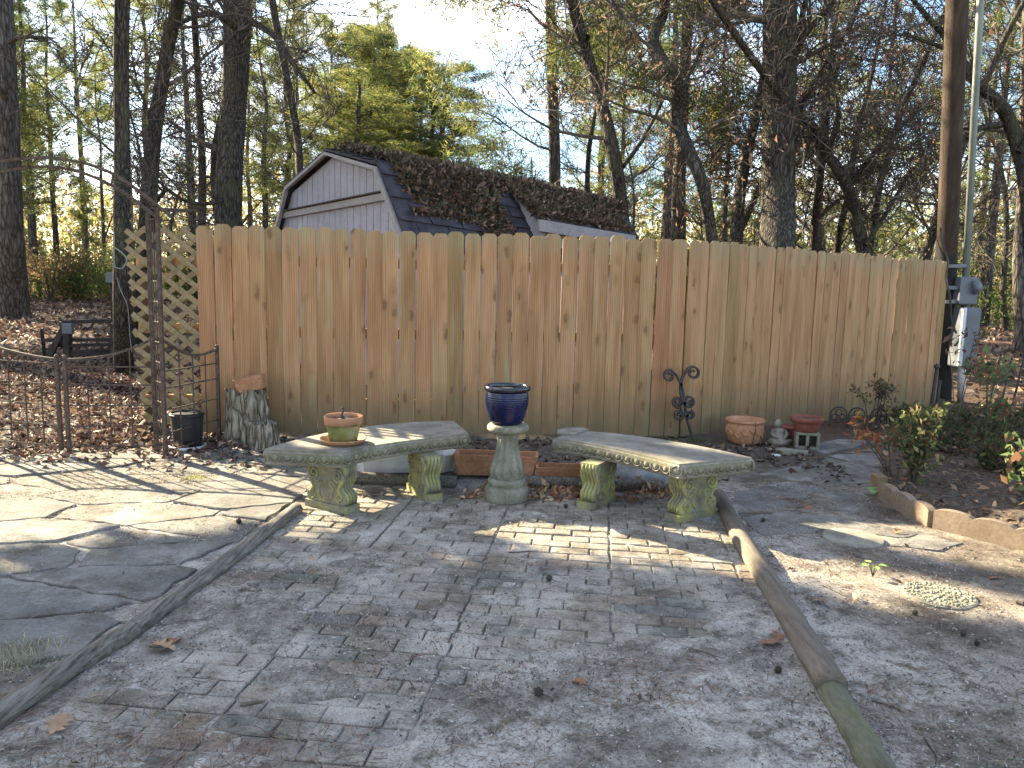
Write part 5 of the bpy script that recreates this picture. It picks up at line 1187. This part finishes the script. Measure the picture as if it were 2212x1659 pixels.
grid_panel('rusty grid side panel joining the arbor to the fence, bucket behind it', s0, s1, .05, lambda f: (zt2+.02)*(1-f)+.80*f-.10*math.sin(math.pi*f)*.8, 3, [.06, .20, .38, .55, .68], 0, 'grid_panel', 'trellis', (False, True))
# ------------------------------------------------------------------ picnic table behind
tb = thing('picnic_table', 'dark wooden table frame with grey box standing on the leafy ground', 'table', tuple(gp(170, 770)))
def tq(px, py, Y): return at(px, py, Y)
YT = 12.4
for (nm, a, b, wx, wy, mt) in [('top_beam', (135, 696), (262, 692), .12, .06, 'darkwood'), ('leg', (146, 700), (146, 772), .10, .10, 'darkwood'), ('leg', (140, 705), (104, 775), .06, .09, 'darkwood'), ('bench_rail', (92, 735), (262, 733), .06, .05, 'darkwood'),
                               ('bench_rail', (150, 746), (262, 744), .06, .05, 'darkwood'), ('stake', (90, 712), (97, 772), .05, .05, 'darkwood'), ('leg', (247, 700), (248, 765), .09, .09, 'darkwood'), ('low_rail', (146, 763), (252, 760), .05, .10, 'darkwood'), ('brace', (130, 735), (152, 775), .05, .05, 'darkwood')]:
    mb = MB(); mb.bar(tq(*a, YT), tq(*b, YT+(.25 if nm != 'leg' else 0)), wx, wy); mb.build(nm, M[mt], tb)
mb = MB(); p = tq(147, 710, YT-.08); mb.box(p, (.15, .08, .17), None, .01); o = mb.build('electrical_box', M['greymetal'], tb); o['label'] = 'grey weathered box fixed to the leg'
# hose on slim oak
def hoop(label, pts, r_, mat, name, cat): mb = MB(); mb.tube(spl([Vector(p) for p in pts], 6), r_, 5); o = mb.build(name, mat); tag(o, label, cat); return o
hoop('pale hose looped on the slim dark oak behind the lattice', [at(x, y, 10.3) for x, y in [(246, 500), (247, 570), (252, 578), (262, 580), (270, 572), (274, 560), (262, 545), (248, 535)]], .010, M['pipe'], 'hose', 'hose')
hoop('thin pale cord hanging down the slim dark oak', [at(x, y, 10.2) for x, y in [(252, 600), (262, 630), (275, 660), (279, 700), (281, 730), (285, 760)]], .005, M['pipe'], 'cord', 'cord')
mb = MB(); p = at(238, 600, 22); mb.box(p, (.2, .12, .3), None, .02); o = mb.build('wall_box', M['greymetal']); 
mb2 = MB(); mb2.box((p.x, p.y+.1, p.z/2), (.1, .08, p.z+.1)); o2 = mb2.build('box_post', M['darkwood']); o2.parent = o; tag(o, 'small grey box on a post far off at the edge of the woods', 'box')
# ------------------------------------------------------------------ utility pole, meter
pc_ = gp(2032, 866); ptop = at(2068, 0, 9.6); dpo = (ptop-pc_)/ptop.z
up = thing('utility_pole', 'brown wooden utility pole with black lower wrap at the right end of the fence', 'utility pole', tuple(pc_))
mb = MB(); H_ = ptop.z+2.5; k = 14; mb.rings([[pc_+dpo*(H_*i/k)+Vector((math.cos(a), math.sin(a), 0))*(.115+.012*(i/k)-.0) for a in [2*math.pi*j/20 for j in range(20)]] for i in range(k+1)]); mb.build('shaft', M['pole'], up, True)
zt_ = at(2030, 498, 9.6).z; mb = MB(); mb.rings([[pc_+dpo*(z+(.28*max(0, -math.cos(a+.9)) if z > 1 else 0)-(0 if z < 1 else .28))+Vector((math.cos(a), math.sin(a), 0))*.124 for a in [2*math.pi*j/20 for j in range(20)]] for z in (.0, .3, zt_)], False, False); mb.build('tar_wrap', M['tar'], up, True)
mt = thing('electric_meter_post', 'grey conduit with electric meter and tall metal cabinet right of the utility pole', 'electric meter', tuple(gp(2076, 868)))
mb = MB(); pb_, pt_ = gp(2076, 868), at(2118, 0, 9.9); pm_ = at(2086, 600, 9.9); mb.tube([pm_, pt_, pt_+(pt_-pm_)*.3], .042, 12); mb.build('conduit', M['pipe'], mt, True)
mb = MB(); mb.tube([vert(pb_, 0), at(2078, 780, 9.9)], .045, 10); mb.build('conduit', M['whitemetal'], mt, True)
mb = MB(); mb.box(at(2084, 628, 9.85), (.24, .16, .34), Matrix.Rotation(.12, 3, 'Z'), .015); mb.build('meter_box', M['greymetal'], mt)
mb = MB(); R3 = Matrix.Rotation(rad(80), 3, 'Y'); mb.lathe([(.085, 0), (.085, .04), (.07, .09), (.02, .10)], 18, at(2100, 622, 9.78), None, R3); o = mb.build('meter_dome', M['greymetal'], mt, True)
mb = MB(); mb.box((at(2083, 728, 9.85)), (.26, .17, .74), Matrix.Rotation(.12, 3, 'Z'), .015); o = mb.build('cabinet', M['greymetal'], mt)
mb = MB(); p = at(2078, 728, 9.72); mb.box(p, (.045, .03, .72), Matrix.Rotation(.1, 3, 'Z')); mb.build('white_strip', M['whitemetal'], mt)
mb = MB(); mb.tube([at(2085, 650, 9.85), at(2085, 672, 9.85)], .05, 10); mb.build('coupling', M['iron'], mt)
for py in (575, 622, 652): mb = MB(); mb.bar(at(2040, py, 9.75), at(2086, py-1, 9.85), .04, .04); mb.build('bracket', M['greymetal'], mt)
hoop('dead branch hanging against the utility pole', [at(x, y, 9.2) for x, y in [(2032, 492), (2038, 530), (2048, 565), (2044, 600), (2052, 640), (2056, 690), (2066, 720)]], .013, M['twig'], 'dead_branch', 'branch')
# iron railing: leaning picket panels
def railing(label, A, B, H, n, lean, seed):
    r = random.Random(seed); A = Vector(A); B = Vector(B); root = thing('iron_railing', label, 'railing', tuple((A+B)/2))
    for k in range(n+1):
        p = A.lerp(B, k/n); h = H*(1 if k % 2 == 0 else .86); t_ = p+Vector((lean*h, 0, h)); mb = MB(); mb.tube([p+Vector((0, 0, .0)), t_], .012, 4)
        d = (t_-p).normalized(); mb.tube([t_-d*.01, t_+d*.02, t_+d*.06], [.008, .018, .002], 5); mb.build('bar', M['iron'], root)
    for f in (.2, .84): mb = MB(); mb.tube([A+Vector((lean*H*f, 0, H*f)), B+Vector((lean*H*f, 0, H*f))], .012, 4); mb.build('rail', M['iron'], root)
    return root
railing('black spiked iron railing panel leaning behind the shrubs right of the pole', (5.5, 9.0, 0), (7.4, 8.6, 0), .70, 16, .13, 1)
railing('second black iron railing panel at the far right edge behind the shrubs', (7.45, 8.6, 0), (9.0, 8.0, 0), .74, 12, .02, 2)
q = thing('shepherd_hook', 'black iron rod with ball finial leaning against the end of the fence', 'iron rod', tuple(gp(2012, 900)))
for a, b in (((2010, 890), (2024, 795)), ((2022, 890), (2030, 822))): mb = MB(); mb.tube([at(*a, 8.9), at(*b, 8.9)], .02, 8); mb.build('rod', M['iron'], q)
mb = MB(); mb.lathe([(.01, -.03), (.032, -.01), (.034, .01), (.01, .035)], 12, at(2024, 792, 8.9)); mb.build('finial', M['iron'], q, True)

# ------------------------------------------------------------------ leaf litter
rs = np.random.RandomState(21)
def litter_field(name, n, xr, yr, dens, size, pal, lift=.02, tilt=.45, label=''):
    X = xr[0]+rs.rand(n)*(xr[1]-xr[0]); Y = yr[0]+rs.rand(n)*(yr[1]-yr[0]); d = dens(X, Y); k = rs.rand(n) < d; X, Y = X[k], Y[k]
    Z = hgt(X, Y)+.004+lift*rs.rand(len(X))
    o = put(name, leaves(name, np.stack([X, Y, Z], 1), size*(.55+.8*rs.rand(len(X))), rs, pick(rs, len(X), pal, .3), M['dryleaf'], tilt, .55, .3)); stuff(o, label, 'leaf litter'); return o
tone = lambda X, Y: .35+.65*(fbm(X*.9, Y*.9, 4) > .45)
litter_field('leaf_litter', 55000, (-9, -2.35), (6.2, 13), lambda X, Y: tone(X, Y)*(np.abs(X/Y) < .78)*np.clip((Y-5.9)/.5, 0, 1), .072, BROWN, label='brown oak leaves covering the ground behind the gate')
litter_field('leaf_litter', 9000, (-5.5, -1.9), (5.5, 6.7), lambda X, Y: np.clip((-X-2.0)*.35, 0, 1)*np.clip((Y-5.45)*1.1, 0, 1)*(fbm(X*3, Y*3, 3) > .42), .07, BROWN, .015, label='brown leaves drifted along the foot of the gate')
litter_field('leaf_litter', 45000, (-32, -4), (13, 44), lambda X, Y: tone(X, Y)*(np.abs(X/Y) < .8), .16, BROWN, label='leaf litter on the open ground far behind the gate')
litter_field('leaf_litter', 30000, (5, 34), (9.5, 44), lambda X, Y: tone(X, Y)*(np.abs(X/Y) < .8), .16, BROWN+[(.36, .24, .14)], label='leaf litter on the ground beyond the iron railing')
litter_field('leaf_litter', 3600, (-2.7, 2.6), (5.55, 7.15), lambda X, Y: (fbm(X*2+3, Y*2, 3) > .42)*np.clip((Y-5.4)*1.2, 0, 1)*(Y < 6.95+X*.08), .06, [(.09, .07, .055), (.14, .10, .07), (.22, .16, .11), (.07, .055, .045)], .012, label='dark leaves along the foot of the fence')  # darker brown leaf palette next to the fence
litter_field('leaf_litter', 1300, (-.3, 1.4), (5.0, 5.5), lambda X, Y: (fbm(X*4+3, Y*4, 3) > .45)*1.0, .055, [(.30, .14, .08), (.40, .26, .14), (.22, .11, .07), (.46, .34, .2)], .03, .7, label='rust coloured oak leaves caught between the benches and timbers')
litter_field('leaf_litter', 3500, (2.55, 5.4), (3.6, 7.8), lambda X, Y: (X > 2.62+np.clip(5.0-Y, 0, 2)*.75+np.clip(Y-5.4, 0, 3)*.42)*.8, .06, [(.12, .08, .05), (.24, .16, .1), (.34, .23, .14), (.08, .05, .04)], .12, label='dry leaves on the mulch among the shrubs')
litter_field('leaf_litter', 1500, (-3.6, 3.2), (2.0, 5.6), lambda X, Y: (fbm(X*2+13, Y*2+7, 3) > .56)*(.3+.7*(np.abs(patio_uv(X, Y)[0]) > 1.36))*.55, .032, [(.16, .11, .07), (.28, .2, .13), (.10, .07, .05)], .004, label='small scattered leaf bits on the patio and dust')
# pine needles, twiglets and specks
def strands(name, n, xr, yr, dens, L, wd, pal, label):
    X = xr[0]+rs.rand(n)*(xr[1]-xr[0]); Y = yr[0]+rs.rand(n)*(yr[1]-yr[0]); k = rs.rand(n) < dens(X, Y); X, Y = X[k], Y[k]; N = len(X)
    a = rs.rand(N)*np.pi*2; l = L*(.4+rs.rand(N)); dx, dy = np.cos(a), np.sin(a); sx_, sy_ = -dy*wd, dx*wd; bend = (rs.rand(N)-.5)*.3*l
    Z = np.maximum(hgt(X, Y), .0)+.0035; r3 = []
    for t, bb, zz in ((-.5, 0, 0), (0, 1, .004), (.5, 0, .0)):
        cx = X+dx*l*t-dy*bend*bb; cy = Y+dy*l*t+dx*bend*bb; z = Z+zz*rs.rand(N); r3 += [np.stack([cx-sx_, cy-sy_, z], 1), np.stack([cx+sx_, cy+sy_, z+wd*.6], 1)]
    V = np.stack(r3, 1).reshape(-1, 3); i = np.arange(N)*6; F = np.concatenate([np.stack([i, i+1, i+3, i+2], 1), np.stack([i+2, i+3, i+5, i+4], 1)])
    stuff(put(name, npmesh(name, V, F, M['debris'], np.repeat(pick(rs, N, pal, .3), 6, 0))), label, 'litter')
NE = [(.18, .115, .075), (.26, .18, .12), (.12, .085, .06), (.34, .26, .19), (.07, .055, .045)]
strands('pine_needle_litter', 40000, (-3.6, 3.4), (1.95, 5.6), lambda X, Y: np.clip((fbm(X*1.7+2, Y*1.7+8, 4)-.46)*4+.25*(X < -1.5), .03, 1), .055, .0009, NE, 'fallen pine needles and grass stems scattered on the paving')
strands('pine_needle_litter', 9000, (-1.9, 1.6), (2.0, 3.3), lambda X, Y: np.clip((fbm(X*2.3+21, Y*2.3+1, 4)-.50)*6, 0, 1), .075, .0010, [(.20, .12, .085), (.28, .19, .13), (.12, .08, .06)], 'clumps of reddish pine needles on the near bricks')
strands('bark_crumbs', 52000, (-3.6, 3.4), (1.95, 5.6), lambda X, Y: np.clip((fbm(X*2.9+31, Y*2.9+8, 4)-.40)*3, .08, 1), .010, .0022, [(.05, .042, .035), (.09, .07, .055), (.14, .11, .085), (.4, .38, .35)], 'dark crumbs of bark and leaf scattered over the paving')
# single fallen oak leaves, seed balls, sticks
def oakleaf(seed):
    r = random.Random(seed); L = .09; out = []
    lob = [(0, .06), (.12, .10), (.2, .35), (.3, .16), (.42, .46), (.52, .18), (.66, .42), (.76, .14), (.88, .22), (1, .0)]
    V = []; n = len(lob); cz = r.uniform(.15, .4)
    for t, w_ in lob:
        z = math.sin(t*3.1)*.25*L*cz; V += [(t*L, -w_*L*.9, z+abs(w_)*L*cz*r.uniform(.2, 1.3)), (t*L, 0, z), (t*L, w_*L*.9, z+abs(w_)*L*cz*r.uniform(.2, 1.3))]
    mb = MB(); fs = []
    for i in range(n-1): fs += [(i*3, i*3+1, i*3+4, i*3+3), (i*3+1, i*3+2, i*3+5, i*3+4)]
    mb.add(V, fs); mb.tube([(0, 0, 0), (-.025, 0, .004)], .0012, 4)
    mt_ = simple('oak_leaf_%d' % seed, [(.3, tuple(c*.6 for c in OL[seed % 4])), (.7, OL[seed % 4])], 30, .7, .2, .002); return mb.mesh('fallen_leaf', mt_)
OL = [(.42, .27, .16), (.30, .15, .08), (.48, .36, .25), (.24, .15, .10)]
OM = [oakleaf(s) for s in range(6)]; rl_ = random.Random(6)
LV = [((110, 1594, 1.2), 'pale curled oak leaf on the near patio at the lower left'), ((318, 1400, 1.3), 'pale oak leaf beside the joint of the left timbers'), ((372, 1398, 1.0), 'brown leaf lying between the flagstone and left timber'), ((1690, 1395, 1.1), 'rusty oak leaf caught against the right timber'),
      ((1678, 1372, .9), 'pink-brown leaf on the patio beside the right timber'), ((1594, 1160, .9), 'leaf caught where bricks meet the right timber near the bench'), ((1752, 1298, 1.2), 'dark curled leaf in the dust right of the timber'), ((1842, 1305, .8), 'tan leaf scrap in the dust right of the dark leaf'),
      ((1930, 1155, .7), 'pale leaf beside the half-shaded stepping stone'), ((2160, 1250, 1.1), 'grey lobed leaf in the dust at the right'), ((1745, 1095, 1.0), 'orange leaf on the ground between bench and bed'), ((1505, 1285, .7), 'dry leaf on the bricks toward the right timber'),
      ((612, 1172, 1.0), 'dark leaf beside the left timber near the bench leg'), ((660, 1210, .8), 'curled leaf on the brick below the left bench'), ((1265, 1485, .7), 'small leaf on the pale dusty bricks near the centre'), ((1830, 1560, .8), 'brown leaf in the gap beside the mossy timber')]
for (x, y, s_), lb in LV:
    p = gp(x, y); k = rl_.randint(0, 5); o = put('fallen_leaf', OM[k]); o.location = (p.x, p.y, float(hgt(p.x, p.y))+.006); o.rotation_euler = (rl_.uniform(-.3, .3), rl_.uniform(-.3, .3), rl_.uniform(0, 6.28)); o.scale = (s_,)*3; tag(o, lb, 'leaf', 'single fallen leaves')
def seedball(label, px, py, r_=.016, stem=True):
    p = gp(px, py); root = thing('seed_ball', label, 'seed ball', (p.x, p.y, 0), 'spiky seed balls on the paving'); c = Vector((p.x, p.y, r_+.002)); mb = MB(); r = random.Random(px)
    mb.lathe([(r_*.1, -r_), (r_*.6, -r_*.75), (r_*.95, -r_*.2), (r_*.95, r_*.3), (r_*.6, r_*.78), (r_*.1, r_)], 12, c)
    for k in range(46):
        zz = 1-2*(k+.5)/46; a = k*2.4; q = math.sqrt(1-zz*zz); d = Vector((q*math.cos(a), q*math.sin(a), zz)); mb.tube([c+d*r_*.9, c+d*r_*1.35], [r_*.13, .0003], 4, False)
    mb.build('ball', M['darkwood'], root)
    if stem: mb = MB(); mb.tube([c, c+Vector((.03, -.01, -.008)), c+Vector((.045, -.015, -.014))], .0014, 4); mb.build('stem', M['twig'], root)
seedball('spiky brown seed ball on the bricks in front of the right bench', 1186, 1256, .015); seedball('spiky seed ball on the pale dusty bricks near the bottom centre', 1163, 1505, .015)
seedball('dark seed ball on the bricks beside the right bench rear leg', 1222, 1098, .014, False); seedball('seed ball on the sunlit flagstone beside the left timber', 516, 1132, .015); seedball('seed ball beyond the right timber in the shade', 1648, 1128, .012, False); seedball('seed ball lying by the round stones at right', 1976, 1330, .011, False)
seedball('seed ball far down on the right in the dust', 2080, 1375, .011, False); seedball('seed ball on the bricks beside the lower right timber', 1680, 1455, .013, False); seedball('seed ball in the dust lower right', 2110, 1395, .011, False)
def stick(label, px, L, th, seed):
    r = random.Random(seed); A, B = gp(*px[0]), gp(*px[1]); P = [A.lerp(B, t)+Vector((r.uniform(-.01, .01), r.uniform(-.01, .01), .008)) for t in (0, .3, .6, 1)]; mb = MB(); mb.tube(P, [th, th*.9, th*.7, th*.4], 6); o = mb.build('fallen_stick', M['twig']); tag(o, label, 'stick', 'fallen sticks')
for k, (a, b, th, lb) in enumerate([((515, 1528), (570, 1518), .008, 'thick short stick lying on the near bricks at left'), ((1510, 1410), (1565, 1428), .004, 'thin stick on the bricks near the right timber'), ((2195, 1305), (2240, 1306), .012, 'chunk of wood at the right edge'), ((2000, 1600), (2030, 1660), .004, 'thin stick in the dust at the lower right'),
      ((1720, 1000+100), (1760, 1090), .003, 'tiny twig right of the right bench'), ((1880, 1520), (1960, 1545), .004, 'thin curved twig right of the mossy timber'), ((430, 1345), (470, 1330), .003, 'twig lying across the bricks by the left timber'), ((1100, 1195), (1165, 1193), .004, 'pale stick on the bricks in front of the pedestal'),
      ((1780, 1270), (1850, 1300), .003, 'long twig on the dust beside the right timber')]): stick(lb, (a, b), 0, th, k)
# gravel at lower right
mb = MB(); rg_ = random.Random(8)
for k in range(3200):
    x, y = rg_.uniform(1.35, 2.9), rg_.uniform(1.95, 3.4)
    if rg_.random() > math.exp(-((x-2.1)**2/.5+(y-2.15)**2/.25)): 
        if rg_.random() > .25: continue
    s_ = rg_.uniform(.003, .010); mb.lathe([(s_*.7, 0), (s_, s_*.3), (s_*.5, s_*.65)], 5, (x, y, float(hgt(x, y))-.001), lambda a, z, i: 1+.3*math.sin(a*2))
stuff(mb.build('gravel', M['lichen'], None, True), 'pale gravel strewn in the dust at the lower right', 'gravel')
